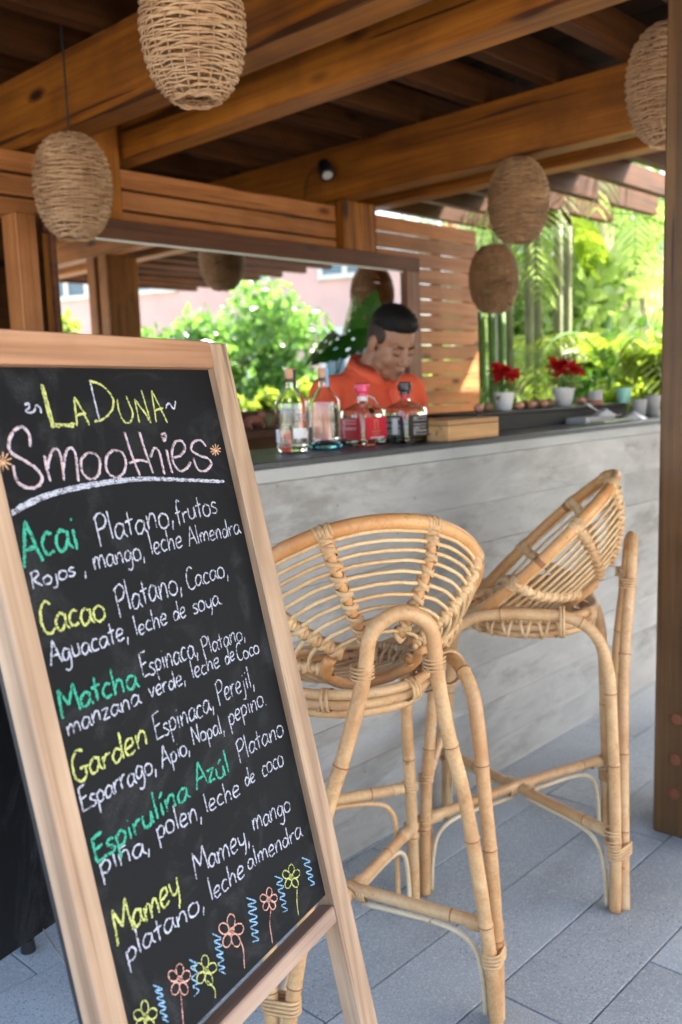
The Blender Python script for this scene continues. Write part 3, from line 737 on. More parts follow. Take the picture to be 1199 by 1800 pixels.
def strip(m, P, r_, pitch, width=.0065, phase=0, hand=1, thick=.0016):
    Q, ln = resample(P, .002); turns = max(.8, ln/pitch); n = int(turns*10)+4; d = np.linspace(0, ln, len(Q)); C_ = []; RD = []
    T0 = Q[-1]-Q[0]; a0 = v3((0, 0, 1)) if abs(T0[2]) < .8*np.linalg.norm(T0) else v3((1, 0, 0))
    for i in range(n):
        x = ln*i/(n-1); g_ = lambda y: v3([np.interp(min(max(y, 0), ln), d, Q[:, k]) for k in range(3)])
        p = g_(x); T = g_(x+.004)-g_(x-.004); T /= np.linalg.norm(T)+1e-9; N = a0-T*(a0@T); N /= np.linalg.norm(N); B = np.cross(T, N); a = phase+hand*2*math.pi*x/pitch
        rd = N*math.cos(a)+B*math.sin(a); RD.append(rd); C_.append(p+rd*(r_+thick*.4))
    V = []; Fs = []
    for i in range(n):
        tg = C_[min(i+1, n-1)]-C_[max(i-1, 0)]; tg /= np.linalg.norm(tg)+1e-9; b = np.cross(tg, RD[i]); b /= np.linalg.norm(b)+1e-9
        V += [C_[i]-b*width/2-RD[i]*thick*.6, C_[i]-b*width*.36+RD[i]*thick*.45, C_[i]+b*width*.36+RD[i]*thick*.45, C_[i]+b*width/2-RD[i]*thick*.6]
    for i in range(n-1):
        for k in range(3): Fs.append((4*i+k, 4*i+k+1, 4*i+k+5, 4*i+k+4))
    m.add(V, Fs); return m
def make_stool():
    root = thing('bar_stool', (0, 0, 0), 'x', 'bar stool', 'rattan bar stools at the concrete counter')
    def P_(name, P, r_, nodes=(), mats=(BAMB, BAMN), closed=False, seg=10, label=None):
        m = MB()
        if closed: m.tube(P, r_, seg, True)
        else:
            a, b, c = pole(P, r_, nodes); m.tube(a, b, seg, rings=c)
        return m.build(name, list(mats), root, loc=(0, 0, 0), smooth=True)
    ec = v3((.012, -.06, .878)); e1 = v3((1, 0, 0)); e2 = v3((0, .727, -.687)); e3 = v3((0, -.687, -.727)); RR = .267
    def surf(f, t_):
        r_ = RR*(1-t_)**2+.236*2*t_*(1-t_)+.016*t_*t_; d = .104*2*t_*(1-t_)+.176*t_*t_
        return ec-e2*.032*t_*t_+(e1*math.sin(f)-e2*math.cos(f))*r_+e3*d
    rim = lambda f: surf(f, 0)
    n = 72
    # rim as one bent pole with joints
    m = MB(); Q = [rim(2*math.pi*i/120) for i in range(120)]; rd = []; mi = []
    for i in range(120):
        k = i % 17; rd.append(.0148*(1.07 if k == 5 else 1.0)); mi.append(1 if k == 5 and i % 2 == 0 else 0)
    m.tube(Q, rd, 12, True, rings=mi); rimo = m.build('rim', [BAMR, BAMN], root, loc=(0, 0, 0), smooth=True)
    for k in range(1, 11):
        t_ = .080*k
        m = MB().tube([surf(2*math.pi*i/n, t_)+v3((0, 0, .0006*math.sin(i*1.7+k))) for i in range(n)], .0041, 6, True)
        m.build('rattan_rod', ROD, root, loc=(0, 0, 0), smooth=True)
    for sgn in (-1, 1):
        for f in (R(23.5), R(62), R(106)):
            P = [surf(sgn*f, t_) for t_ in np.linspace(.02, .84, 18)]
            rb = P_('rib', P, .0098, (.3, .72), (BAMR, BAMN))
            m = MB(); dense = f > R(40)
            if dense: strip(m, P, .0105, .0095, .0090, 0, 1)
            strip(m, P, .0118, .028, .0105, .4, 1, .0024); strip(m, P, .0136, .028, .0105, 1.9, -1, .0024)
            strip(m, [rim(sgn*f-.058), rim(sgn*f+.058)], .0153, .0072, .0070)
            strip(m, [rim(sgn*f-.02), rim(sgn*f+.058)], .0168, .013, .0060, 1, -1)
            P2 = [surf(sgn*f, t_) for t_ in np.linspace(.0, .17, 6)]
            strip(m, P2, .0122, .0085, .0085); strip(m, P2, .0138, .019, .007, 1, -1)
            m.build('binding', BIND, rb, loc=(0, 0, 0), smooth=True)
    for (rr, z, yy, tr) in ((.176, .722, -.03, .0105), (.170, .700, -.03, .0105), (.158, .679, -.03, .0102)):
        ring = MB().tube([(rr*math.sin(2*math.pi*i/60), yy-rr*math.cos(2*math.pi*i/60)*.98, z) for i in range(60)], tr, 9, True).build('seat_ring', [BAMB, BAMN], root, loc=(0, 0, 0), smooth=True)
    # cross wraps on the side rings
    for sgn in (-1, 1):
        arc = [v3((.169*math.sin(sgn*f), -.03-.165*math.cos(f), .70)) for f in np.linspace(R(55), R(150), 14)]
        m = strip(MB(), arc, .027, .040, .008); strip(m, arc, .0285, .040, .008, 1.2, -1); m.build('seat_binding', BIND, root, loc=(0, 0, 0), smooth=True)
        arc = [v3((.176*math.sin(sgn*f), -.03-.172*math.cos(f), .722)) for f in np.linspace(R(55), R(150), 14)]
        strip(MB(), arc, .0118, .011, .0095).build('seat_binding', BIND, root, loc=(0, 0, 0), smooth=True)
        arc = [v3((.174*math.sin(sgn*f), -.03-.17*math.cos(f), .71)) for f in np.linspace(R(26), R(34), 5)]
        strip(MB(), arc, .023, .009, .007).build('seat_binding', BIND, root, loc=(0, 0, 0), smooth=True)
    MB().tube([surf(R(72)+R(216)*i/30, .80)+e3*.010 for i in range(31)], .0115, 10).build('bottom_ring', [BAMR, BAMN], root, loc=(0, 0, 0), smooth=True)
    for k in range(0):
        x = -.04+.04*k; hw = math.sqrt(max(.001, .076**2-x*x)); c = surf(0, 1.0)+e2*.078
        MB().tube([c+e1*x+e2*hw, c+e1*x+e3*.004, c+e1*x-e2*hw], .0045, 6).build('bottom_rod', ROD, root, loc=(0, 0, 0), smooth=True)
    # side arches: four legs in two bent poles
    h = .235
    for sgn in (-1, 1):
        x0 = .238*sgn; x1 = .214*sgn
        pts = [(x0, -h-.004, .002), (x0*.985, -h-.004, .25), (x1*1.02, -h+.004, .52), (x1, -.222, .62), (x1, -.198, .69), (x1*.985, -.15, .731), (x1*.97, -.08, .742), (x1*.97, .03, .742), (x1*.985, .10, .731), (x1, .155, .69), (x1*1.01, .186, .62), (x1*1.03, .205, .50), (x0*.985, .227, .25), (x0, h, .002)]
        P_('leg_arch', bez(pts, 70), .0148, (.10, .21, .31, .42, .53, .66, .78, .90))
    # narrow back arch
    ax_ = .030
    half = [(.068, -.289, .81), (.077, -.284, .755), (.104, -.273, .64), (.149, -.264, .48), (.203, -h-.026, .18), (.224, -h-.026, .002)]
    top = [(.062, -.292, .853), (.042, -.294, .881), (0, -.296, .898)]
    sh_ = lambda z: ax_*min(1, z/.8)
    rt = [(x+sh_(z), y, z) for x, y, z in (half[::-1]+top)]; lt = [(-x+sh_(z), y, z) for x, y, z in (top[:2][::-1]+half)]
    P_('back_arch', bez(rt+lt, 84), .0148, (.12, .22, .33, .67, .80, .90))
    # crossing stretchers, footrest and thin curved braces
    zc = .20
    st = []
    for a, b, dz in (((-.222, -.222), (.222, .222), 0), ((.222, -.222), (-.222, .222), .004)):
        st.append(P_('stretcher', [(a[0], a[1], zc+dz), (b[0]*.5+a[0]*.5, b[1]*.5+a[1]*.5, zc+dz*3), (b[0], b[1], zc+dz)], .0135, (.12, .8)))
    P_('footrest', [(-.212, .222, .315), (.212, .222, .315)], .0135, (.2, .8))
    def brace(p0, p1, p2, p3):
        MB().tube(bez([p0, p1, p2, p3], 26), .0062, 7).build('curved_brace', CORE, root, loc=(0, 0, 0), smooth=True)
    for sx in (-1, 1):
        for sy in (-1, 1):
            MB().tube(bez([(.02*sx, .02*sy, zc-.018), (.15*sx, .15*sy, zc-.020), (.198*sx, .198*sy, zc-.045), (.214*sx, .214*sy, zc-.10), (.220*sx, .220*sy, .003)], 30), .0058, 7).build('curved_brace', CORE, root, loc=(0, 0, 0), smooth=True)
    MB().tube(bez([(-.19, .224, .02), (-.19, .224, .20), (-.178, .224, .26), (-.13, .224, .288), (0, .224, .294), (.13, .224, .288), (.178, .224, .26), (.19, .224, .20), (.19, .224, .004)], 60), .0068, 7).build('footrest_brace', BAMB, root, loc=(0, 0, 0), smooth=True)
    # lashings, each one its own part
    def LB(m): m.build('lashing', BIND, root, loc=(0, 0, 0), smooth=True)
    def loops(c, rx, ry, dzs, axis='z'):
        m = MB()
        for dz in dzs:
            m.tube([v3(c)+(v3((math.cos(a)*rx, math.sin(a)*ry, dz+.0012*math.sin(a*2+dz*900))) if axis == 'z' else v3((math.cos(a)*rx, dz, math.sin(a)*ry))) for a in np.linspace(0, 2*math.pi, 24)[:-1]], .0036, 5, True, flat=.6 if axis == 'z' else 1)
        LB(m)
    for sx in (-1, 1):
        m = MB(); pa = v3((sx*.236, -.239, .158)); pb = v3((sx*.209+.006, -.261, .158)); cc = (pa+pb)/2; dd = (pb-pa)/np.linalg.norm(pb-pa); ee = v3((-dd[1], dd[0], 0)); hl = np.linalg.norm(pb-pa)/2
        for dz in (-.016, -.008, 0, .008): m.tube([cc+dd*(math.cos(a)*.0175+hl*(1 if math.cos(a) > 0 else -1))+ee*math.sin(a)*.0175+v3((0, 0, dz+.001*math.sin(a*3+dz*700))) for a in np.linspace(.05, 2*math.pi+.05, 27)[:-1]], .0036, 5, True)
        LB(m)
        for sy in (-1, 1):
            m = MB(); strip(m, [v3((sx*.196, sy*.196, zc)), v3((sx*.224, sy*.224, zc))], .0138, .0068, .0068); LB(m)
            loops((sx*.236, sy*(h if sy > 0 else h-.003), zc), .0168, .0168, (-.022, -.014, .002, .010))
        m = MB(); strip(m, [v3((sx*.186, .222, .315)), v3((sx*.214, .222, .315))], .0138, .0068, .0068); LB(m)
        loops((sx*.232, .225, .315), .0168, .0168, (-.006, .002, .010))
        loops((sx*.197, -.12, .722), .034, .037, (0, .007), 'y')
        loops((sx*.071+.028, -.280, .79), .020, .020, (-.010, -.003, .004, .011))
    m = MB()
    for a_ in (45, 135, 225, 315):
        ca, sa = math.cos(R(a_)), math.sin(R(a_)); strip(m, [v3((.020*ca, .020*sa, zc+.004)), v3((.044*ca, .044*sa, zc+.004))], .0150, .0075, .0075)
    for rr in (-1, 1): m.tube([v3((0, 0, zc+.004))+v3((math.cos(a)*.0215*rr, math.sin(a)*.0215*rr, math.sin(2*a)*.015)) for a in np.linspace(0, 2*math.pi, 26)[:-1]], .0036, 5, True)
    LB(m)
    return root
st1 = make_stool(); st2 = copy_tree(st1)
st1.location = (1.392, 1.330, 0); st1.rotation_euler = (0, 0, R(60-90))
st1['label'] = 'rattan bar stool with a round open bowl seat, nearer one beside the chalkboard'
st2.location = (2.083, 1.33, 0); st2.rotation_euler = (0, 0, R(120-90))
st2['label'] = 'rattan bar stool seen side-on with its bowl tipped up beside the timber post'

# ================================================================ LANTERNS
def lantern_mesh():
    prof = [(.182, .018), (.172, .055), (.15, .087), (.115, .112), (.07, .128), (.02, .135), (-.03, .134), (-.075, .127), (-.115, .115), (-.15, .096), (-.170, .078), (-.180, .062)]
    zz = np.array([p[0] for p in prof])[::-1]; rr = np.array([p[1] for p in prof])[::-1]
    rad = lambda z: float(np.interp(z, zz, rr))
    NS = 20; m = MB()
    L_ = 31
    for k in range(L_):
        z0 = -.176+.352*k/(L_-1)
        for sub in range(2):
            ph = random.uniform(0, 6.28); zo = random.uniform(-.0012, .0012)+(sub-.5)*.0050
            pts = []
            nn = NS*3
            drift = random.uniform(.0015, .0045); dp = random.uniform(0, 6.28)
            for i in range(nn):
                a = 2*math.pi*i/nn; z = z0+zo+drift*math.sin(a*2+dp)+.0010*math.sin(a*5+ph)
                wv = math.cos(a*NS/2+math.pi*(k % 2))*.0052
                r_ = rad(z)+wv+random.uniform(-.0008, .0008); pts.append((r_*math.cos(a), r_*math.sin(a), z))
            m.tube(pts, .0026+random.uniform(0, .0006), 4, True)
    m2 = MB()
    for i in range(NS):
        a = 2*math.pi*(i+.0)/NS
        m2.tube([(rad(z)*math.cos(a), rad(z)*math.sin(a), z) for z in np.linspace(-.18, .178, 16)], .0024, 5)
    m3 = MB()
    for j in range(3): m3.tube([((.062+.004*math.sin(i*1.9+j))*math.cos(2*math.pi*i/40), (.062+.004*math.cos(i*1.3+j))*math.sin(2*math.pi*i/40), -.18-.002*j+.003*math.sin(i*1.1+j*2)) for i in range(40)], .003, 5, True)
    return m, m2, m3
wm, wm2, wm3 = lantern_mesh()
LAN = [('A', 128, 326, 131, 'woven wicker lantern hanging at the left above the chalkboard, full egg shape in view'),
       ('B', 339, 50, 180, 'large woven wicker lantern cut by the top edge, nearest to the camera'),
       ('C', 911, 352, 104, 'woven wicker lantern hung on a long cord before the beam, just above another lantern'),
       ('D', 868, 490, 85, 'smaller-looking woven wicker lantern hanging lowest, beside the right end of the slat screen'),
       ('E', 1180, 145, 150, 'woven wicker lantern at the top right, half hidden by the timber post')]
lan0 = None
for nm, x, y, wd, lab in LAN:
    P = CAM+ray(x, y)*(FPX/wd*.27/FPX)
    if lan0 is None:
        lan0 = thing('wicker_lantern', (0, 0, 0), lab, 'lantern', 'woven lanterns hanging from the roof')
        wm.build('woven_shell', WEAVE, lan0, loc=(0, 0, 0), smooth=True, kind='stuff')
        wm2.build('upright_cane', WEAVE, lan0, loc=(0, 0, 0), smooth=True, kind='stuff')
        wm3.build('bottom_hoop', WEAVE, lan0, loc=(0, 0, 0), smooth=True)
        root = lan0
    else:
        root = lan0.copy(); COL.objects.link(root); root['label'] = lab
        for ch in list(lan0.children):
            if ch.name.startswith('cord') or ch.name.startswith('socket'): continue
            c = ch.copy(); COL.objects.link(c); c.parent = root
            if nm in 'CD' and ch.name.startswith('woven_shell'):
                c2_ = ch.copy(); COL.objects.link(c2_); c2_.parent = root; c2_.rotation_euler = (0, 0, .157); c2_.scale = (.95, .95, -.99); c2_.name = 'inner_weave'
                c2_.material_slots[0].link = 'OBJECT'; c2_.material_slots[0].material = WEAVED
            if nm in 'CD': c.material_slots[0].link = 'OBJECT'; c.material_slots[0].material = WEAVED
    root.location = P; root.rotation_euler = (0, 0, random.uniform(0, 6))
    ztop = 2.74-P[2]
    MB().tube([(0, 0, .165), (0, 0, .4*ztop), (0, 0, ztop)], .0038, 6).build('cord', CORD, root, loc=P*0) .location = (0, 0, 0)
    MB().lathe((0, 0, .10), [(.016, 0), (.02, .02), (.02, .06), (.008, .08)], 12).build('socket', BLACKM, root, loc=P*0, smooth=True).location = (0, 0, 0)

# spotlight on the beam
P = at(583, 308, X=3.755)
sp = thing('spotlight', tuple(P), 'small black spotlight with a curled cable fixed to the beam above the mirror', 'spotlight')
MB().tube([P+v3((.0, 0, .02)), P+v3((-.06, -.02, .015))], .007, 8).build('arm', BLACKM, sp)
ax = v3((-.25, -.55, -.8)); ax /= np.linalg.norm(ax); c0 = P+v3((-.07, -.02, .02))
MB().tube([c0-ax*.045, c0-ax*.04, c0, c0+ax*.05, c0+ax*.052], [.018, .03, .038, .042, .038], 16).build('head', BLACKM, sp, smooth=35)
MB().tube([c0+ax*.0525, c0+ax*.054], [.028, .026], 16).build('lens', LENS, sp)
MB().tube(bez([P+v3((-.01, .01, .03)), P+v3((-.03, .09, .05)), P+v3((-.02, .17, 0)), P+v3((-.01, .2, -.08)), P+v3((-.01, .22, -.14))], 20), .003, 5).build('cable', CORD, sp)

# ================================================================ MAN
def voxel(mb, size, smooth_it=3, mat=None, name='x', parent=None, extra=None):
    me = bpy.data.meshes.new('tmp'); me.from_pydata(mb.v, [], mb.f); o = bpy.data.objects.new('tmp', me); COL.objects.link(o)
    rm = o.modifiers.new('r', 'REMESH'); rm.mode = 'VOXEL'; rm.voxel_size = size; rm.use_smooth_shade = True
    if smooth_it:
        s = o.modifiers.new('s', 'SMOOTH'); s.factor = .5; s.iterations = smooth_it
    dg = bpy.context.evaluated_depsgraph_get(); me2 = bpy.data.meshes.new_from_object(o.evaluated_get(dg)); bpy.data.objects.remove(o)
    me2.name = name; me2.materials.clear(); me2.materials.append(mat)
    me2.polygons.foreach_set('use_smooth', [True]*len(me2.polygons))
    if extra: extra(me2)
    ob = bpy.data.objects.new(name, me2); COL.objects.link(ob); ob.parent = parent; return ob
def caps(m, a, b, ra, rb, n=7):
    a = v3(a); b = v3(b)
    for i in range(n+1):
        t_ = i/n; m.ell(a+(b-a)*t_, [ra+(rb-ra)*t_]*3, 12, 8)
HP = CAM+ray(691, 602)*(3.30/FPX)          # head centre
man = thing('person', (HP[0]-.005, HP[1]+.115, 0), 'man in an orange polo shirt with short dark hair looking down behind the bar', 'person')
man.rotation_euler = (0, 0, R(-6))
hz = HP[2]; HC = v3((.0, -.125, hz)); th = R(30)
Rx = np.array([[1, 0, 0], [0, math.cos(th), -math.sin(th)], [0, math.sin(th), math.cos(th)]])
hy = R(-9)
Rz = np.array([[math.cos(hy), -math.sin(hy), 0], [math.sin(hy), math.cos(hy), 0], [0, 0, 1]])
HR = Rz@Rx
HS = .95
def hp(p): return HC+HR@(v3(p)*HS)
def he(m, c, r_, seg=16, rings=12): m.ell(hp(c), v3(r_)*HS, seg, rings, rot=HR)
b = MB()
he(b, (0, .012, .035), (.077, .097, .092)); he(b, (0, -.03, -.035), (.064, .066, .085)); he(b, (0, -.045, -.085), (.046, .048, .040)); he(b, (0, -.072, -.106), (.024, .020, .018))
for s in (-1, 1):
    he(b, (.036*s, -.058, -.042), (.029, .026, .034)); he(b, (.030*s, -.081, .022), (.026, .012, .010)); he(b, (.080*s, .008, -.012), (.010, .020, .032)); he(b, (.083*s, .014, .002), (.009, .016, .018))
    he(b, (.011*s, -.103, -.038), (.0095, .012, .009)); he(b, (.031*s, -.079, -.001), (.016, .012, .011)); he(b, (.045*s, -.02, -.075), (.022, .04, .025))
for i in range(8): he(b, (0, -.084-.0045*i, .018-.0075*i), (.0085+.0007*i, .012, .012))
he(b, (0, -.093, -.066), (.020, .012, .0065)); he(b, (0, -.091, -.079), (.018, .012, .007))
ZS = hz-.108
caps(b, hp((0, .035, -.055)), (0, .0, ZS-.02), .060, .068); caps(b, hp((0, -.005, -.09)), (0, -.03, ZS-.02), .045, .055, 5)
b.ell((0, .0, ZS-.17), (.17, .105, .17)); b.ell((0, -.01, ZS-.36), (.165, .125, .18))
caps(b, (-.16, .0, ZS-.06), (.16, .0, ZS-.06), .045, .045)
hands = {}
for s in (-1, 1):
    sh = v3((.18*s, 0, ZS-.075)); el = v3((.245*s, .01, ZS-.31)); wr = v3((.14*s, -.23, ZS-.345))
    caps(b, sh, el, .046, .040); caps(b, el, wr, .042, .028, 9)
    d = (wr-el)/np.linalg.norm(wr-el); pc = wr+d*.045
    b.ell(pc, (.038, .044, .017)); side = np.cross(d, (0, 0, 1)); side /= np.linalg.norm(side)
    for j, (of, ln) in enumerate(((-.028, .06), (-.010, .072), (.010, .068), (.027, .052))):
        p0 = pc+d*.03+side*of; p1 = p0+d*ln*.5+v3((0, 0, -.008)); p2 = p1+d*ln*.35+v3((0, 0, -.03)); caps(b, p0, p1, .0095, .0088, 4); caps(b, p1, p2, .0088, .0075, 4)
    p0 = pc-side*.03*s*(-1)-d*.01; caps(b, p0, p0+d*.045+side*.02*s+v3((0, 0, -.015)), .011, .0085, 5)
    caps(b, (.085*s, 0, ZS-.50), (.1*s, .0, .48), .085, .06, 12); caps(b, (.1*s, 0, .48), (.1*s, .01, .1), .06, .042, 9); b.ell((.1*s, -.05, .045), (.045, .12, .04))
b.ell((0, 0, ZS-.50), (.16, .115, .12))
SKIN = newmat('brown_skin'); t = NT(SKIN); nz = t.noise(t.coords((1, 1, 1)), 14, 3)
t.out(t.bsdf(t.ramp(nz, [(.3, (.25, .12, .07)), (.7, (.34, .17, .105))]), .45, **{'Subsurface Weight': .08, 'Subsurface Radius': (.02, .008, .004), 'Specular IOR Level': .4}))
voxel(b, .0048, 2, SKIN, 'body', man)
SHIRT = newmat('orange_polo'); t = NT(SHIRT); nz = t.noise(t.coords((1, 1, 1)), 6, 3, .5, .5); fz = t.noise(t.coords((1, 1, 1)), 260, 2)
t.out(t.bsdf(t.ramp(nz, [(.3, (.74, .105, .048)), (.7, (.86, .15, .075))]), .85, t.bump(t.node('ShaderNodeMath', {0: nz, 1: fz}, operation='ADD').outputs[0], .4, .006), **{'Specular IOR Level': .15}))
s_ = MB()
s_.ell((0, .0, ZS-.17), (.215, .140, .19), 24, 16); s_.ell((0, -.01, ZS-.36), (.215, .165, .2), 24, 16); s_.ell((0, 0, ZS-.50), (.185, .142, .14), 20, 12)
caps(s_, (-.190, .004, ZS-.066), (.195, .004, ZS-.066), .070, .070, 12); caps(s_, (-.08, .01, ZS-.035), (.08, .01, ZS-.035), .058, .058, 8)
for s in (-1, 1):
    sh = v3((.200*s, 0, ZS-.07)); el = v3((.255*s, .012, ZS-.28)); caps(s_, sh, sh+(el-sh)*.85, .070, .068, 10)
def cut_neck(me): pass
voxel(s_, .009, 4, SHIRT, 'shirt', man)
# collar: two folded wings round the neck and a placket
m = MB(); ring = []
nc = v3((0, -.012, ZS+.044))
NSEG = 28
inner = []; top = []; outer = []
for i in range(NSEG+1):
    a = R(-70)+ (R(320))*i/NSEG-R(0)
    a = -math.pi/2+R(16)+(2*math.pi-R(32))*i/NSEG
    ca, sa = math.cos(a), math.sin(a); back = .5+.5*sa
    zt = nc[2]+.020*back-.038*(1-back)
    inner.append((.070*ca, nc[1]+.072*sa, zt-.03)); top.append((.073*ca, nc[1]+.076*sa, zt+.010)); outer.append((.092*ca, nc[1]+.097*sa*(1.0), zt-.034-.016*(1-back)))
V = inner+top+outer; n = NSEG+1
Fs = [(i, i+1, n+i+1, n+i) for i in range(NSEG)]+[(n+i, n+i+1, 2*n+i+1, 2*n+i) for i in range(NSEG)]
m.add(V, Fs); co = m.build('collar', SHIRT, man, loc=(0, 0, 0), smooth=True); co.location = (0, 0, 0)
sd = co.modifiers.new('thick', 'SOLIDIFY'); sd.thickness = .003
m = MB(); m.box((-.016, -.152, ZS-.20), (.016, -.118, ZS-.055), bev=.003); o = m.build('placket', SHIRT, man, loc=(0, 0, 0)); o.location = (0, 0, 0)
m = MB()
for z in (ZS-.09, ZS-.14, ZS-.185): m.ell((0, -.154, z), (.005, .003, .005), 8, 6)
o = m.build('button', M_plain('button', (.7, .25, .15), .4), man, loc=(0, 0, 0)); o.location = (0, 0, 0)
m = MB().box((.07, -.143, ZS-.125), (.115, -.132, ZS-.112)); o = m.build('chest_logo', M_plain('pale_stitching', (.75, .35, .3), .8), man, loc=(0, 0, 0)); o.location = (0, 0, 0)
tr = MB(); tr.ell((0, 0, ZS-.52), (.178, .135, .13), 20, 12)
for s in (-1, 1): caps(tr, (.088*s, 0, ZS-.55), (.102*s, 0, .48), .100, .075, 12); caps(tr, (.102*s, 0, .48), (.102*s, .01, .09), .075, .06, 9)
voxel(tr, .012, 3, M_plain('dark_trousers', (.03, .03, .04), .8, .2), 'trousers', man)
# hair
HAIR = newmat('short_black_hair'); t = NT(HAIR); nz = t.noise(t.coords((1, 1, 1)), 220, 3, .7)
t.out(t.bsdf(t.ramp(nz, [(.3, (.003, .0025, .0025)), (.7, (.010, .008, .007))]), .65, t.bump(nz, .8, .003), **{'Specular IOR Level': .25}))
FADE = newmat('faded_hair_sides'); t = NT(FADE); nz = t.noise(t.coords((1, 1, 1)), 260, 3, .7)
t.out(t.bsdf(t.ramp(nz, [(.35, (.010, .007, .006)), (.65, (.055, .030, .02))]), .7))
h = MB()
he(h, (0, .016, .072), (.078, .090, .066)); he(h, (0, -.050, .088), (.056, .034, .026)); he(h, (0, -.01, .105), (.058, .07, .030)); he(h, (0, .058, .045), (.068, .058, .06))
hair_o = voxel(h, .0055, 2, HAIR, 'hair', man)
hm = hair_o.data; m = MB(); hc_ = hp((0, .02, .03))
for i in range(0, len(hm.vertices), 1):
    vv = hm.vertices[i]; nn = v3(vv.normal); p = v3(vv.co)
    if (p-hc_)@(HR@v3((0, 0, 1))) < .028 or random.random() < .35: continue
    d = nn+rng.normal(0, .35, 3)+HR@v3((0, -.5, 0)); d /= np.linalg.norm(d); sd_h = np.cross(d, rng.normal(0, 1, 3)); sd_h /= np.linalg.norm(sd_h)
    l = random.uniform(.004, .010); m.add([p-nn*.001-sd_h*.0012, p-nn*.001+sd_h*.0012, p+d*l], [(0, 1, 2)])
o = m.build('hair_tuft', HAIR, man, loc=(0, 0, 0), kind='stuff'); o.location = (0, 0, 0)
h = MB(); he(h, (0, .036, .022), (.0795, .082, .088)); he(h, (0, .055, -.02), (.066, .058, .05))
for s in (-1, 1): he(h, (.066*s, .004, .034), (.0125, .046, .040))
voxel(h, .0055, 2, FADE, 'clipped_hair', man)
DK = M_plain('brow_hair', (.012, .009, .008), .8)
for s in (-1, 1):
    o = MB().tube([hp((.013*s, -.0965, .020)), hp((.028*s, -.0965, .026)), hp((.048*s, -.083, .022))], [.0022, .0032, .0016], 6).build('eyebrow', DK, man, loc=(0, 0, 0), smooth=True); o.location = (0, 0, 0)
    o = MB().tube([hp((.018*s, -.0905, -.006)), hp((.031*s, -.0935, -.010)), hp((.045*s, -.085, -.005))], [.0012, .0019, .0012], 6).build('eyelashes', DK, man, loc=(0, 0, 0), smooth=True); o.location = (0, 0, 0)
LIP = M_plain('lips', (.17, .06, .05), .5)
o = MB().tube([hp((-.020, -.0985, -.073)), hp((0, -.1065, -.070)), hp((.020, -.0985, -.073))], [.0018, .0042, .0018], 6).tube([hp((-.016, -.0975, -.079)), hp((0, -.1045, -.080)), hp((.016, -.0975, -.079))], [.0018, .0048, .0018], 6).build('lips', LIP, man, loc=(0, 0, 0), smooth=True); o.location = (0, 0, 0)

# ================================================================ BOTTLES
def M_glass(name, col, rough=0.0, ior=1.45):
    m = newmat(name); t = NT(m); t.out(t.bsdf(col, rough, **{'Transmission Weight': 1.0, 'IOR': ior})); return m
GLASS = M_glass('clear_glass', (.97, .99, .98)); GLASSG = M_glass('greenish_glass', (.90, .97, .91)); GLASSB = M_glass('blue_glass_base', (.12, .62, .75))
LIQ = M_glass('clear_spirit', (.985, .985, .97), 0, 1.34)
CORK = M_plain('copper_cap', (.55, .27, .15), .45, .1); LABW = M_plain('white_label', (.72, .72, .74), .5); LABR = M_plain('red_label', (.55, .012, .03), .45)
LABK = M_plain('black_label', (.015, .015, .017), .4); INK = M_plain('grey_print', (.25, .25, .3), .6); GOLD = M_plain('gold_print', (.65, .35, .2), .4); INKW = M_plain('white_print', (.7, .68, .7), .5)
PINKC = M_plain('shiny_pink_cap', (.75, .05, .14), .22); BLKC = M_plain('shiny_black_cap', (.02, .02, .025), .2); BLUL = M_plain('blue_seal', (.12, .42, .7), .4)
ORG = M_plain('orange_sticker', (.85, .35, .03), .4)
def curved(c, r_, a0, a1, z0, z1, n=12, sq=0):
    V = []; 
    for i in range(n+1):
        a = a0+(a1-a0)*i/n; 
        for z in (z0, z1): V.append((c[0]+r_*math.cos(a), c[1]+r_*math.sin(a), c[2]+z))
    return V, [(2*i, 2*i+2, 2*i+3, 2*i+1) for i in range(n)]
def text_lines(m, org, ex, ez, wdt, hgt, rows, nrm):
    """rows of short dashes standing for printed small text"""
    for r_ in range(rows):
        x = 0; z = hgt*(1-(r_+.5)/rows)
        while x < wdt:
            l = random.uniform(.08, .3)*wdt; x2 = min(wdt, x+l)
            if random.random() < .12: break
            p = [org+ex*a+ez*b+nrm*.0004 for a, b in ((x, z-.22*hgt/rows), (x2, z-.22*hgt/rows), (x2, z+.22*hgt/rows), (x, z+.22*hgt/rows))]
            m.add(p, [(0, 1, 2, 3)]); x = x2+.04*wdt
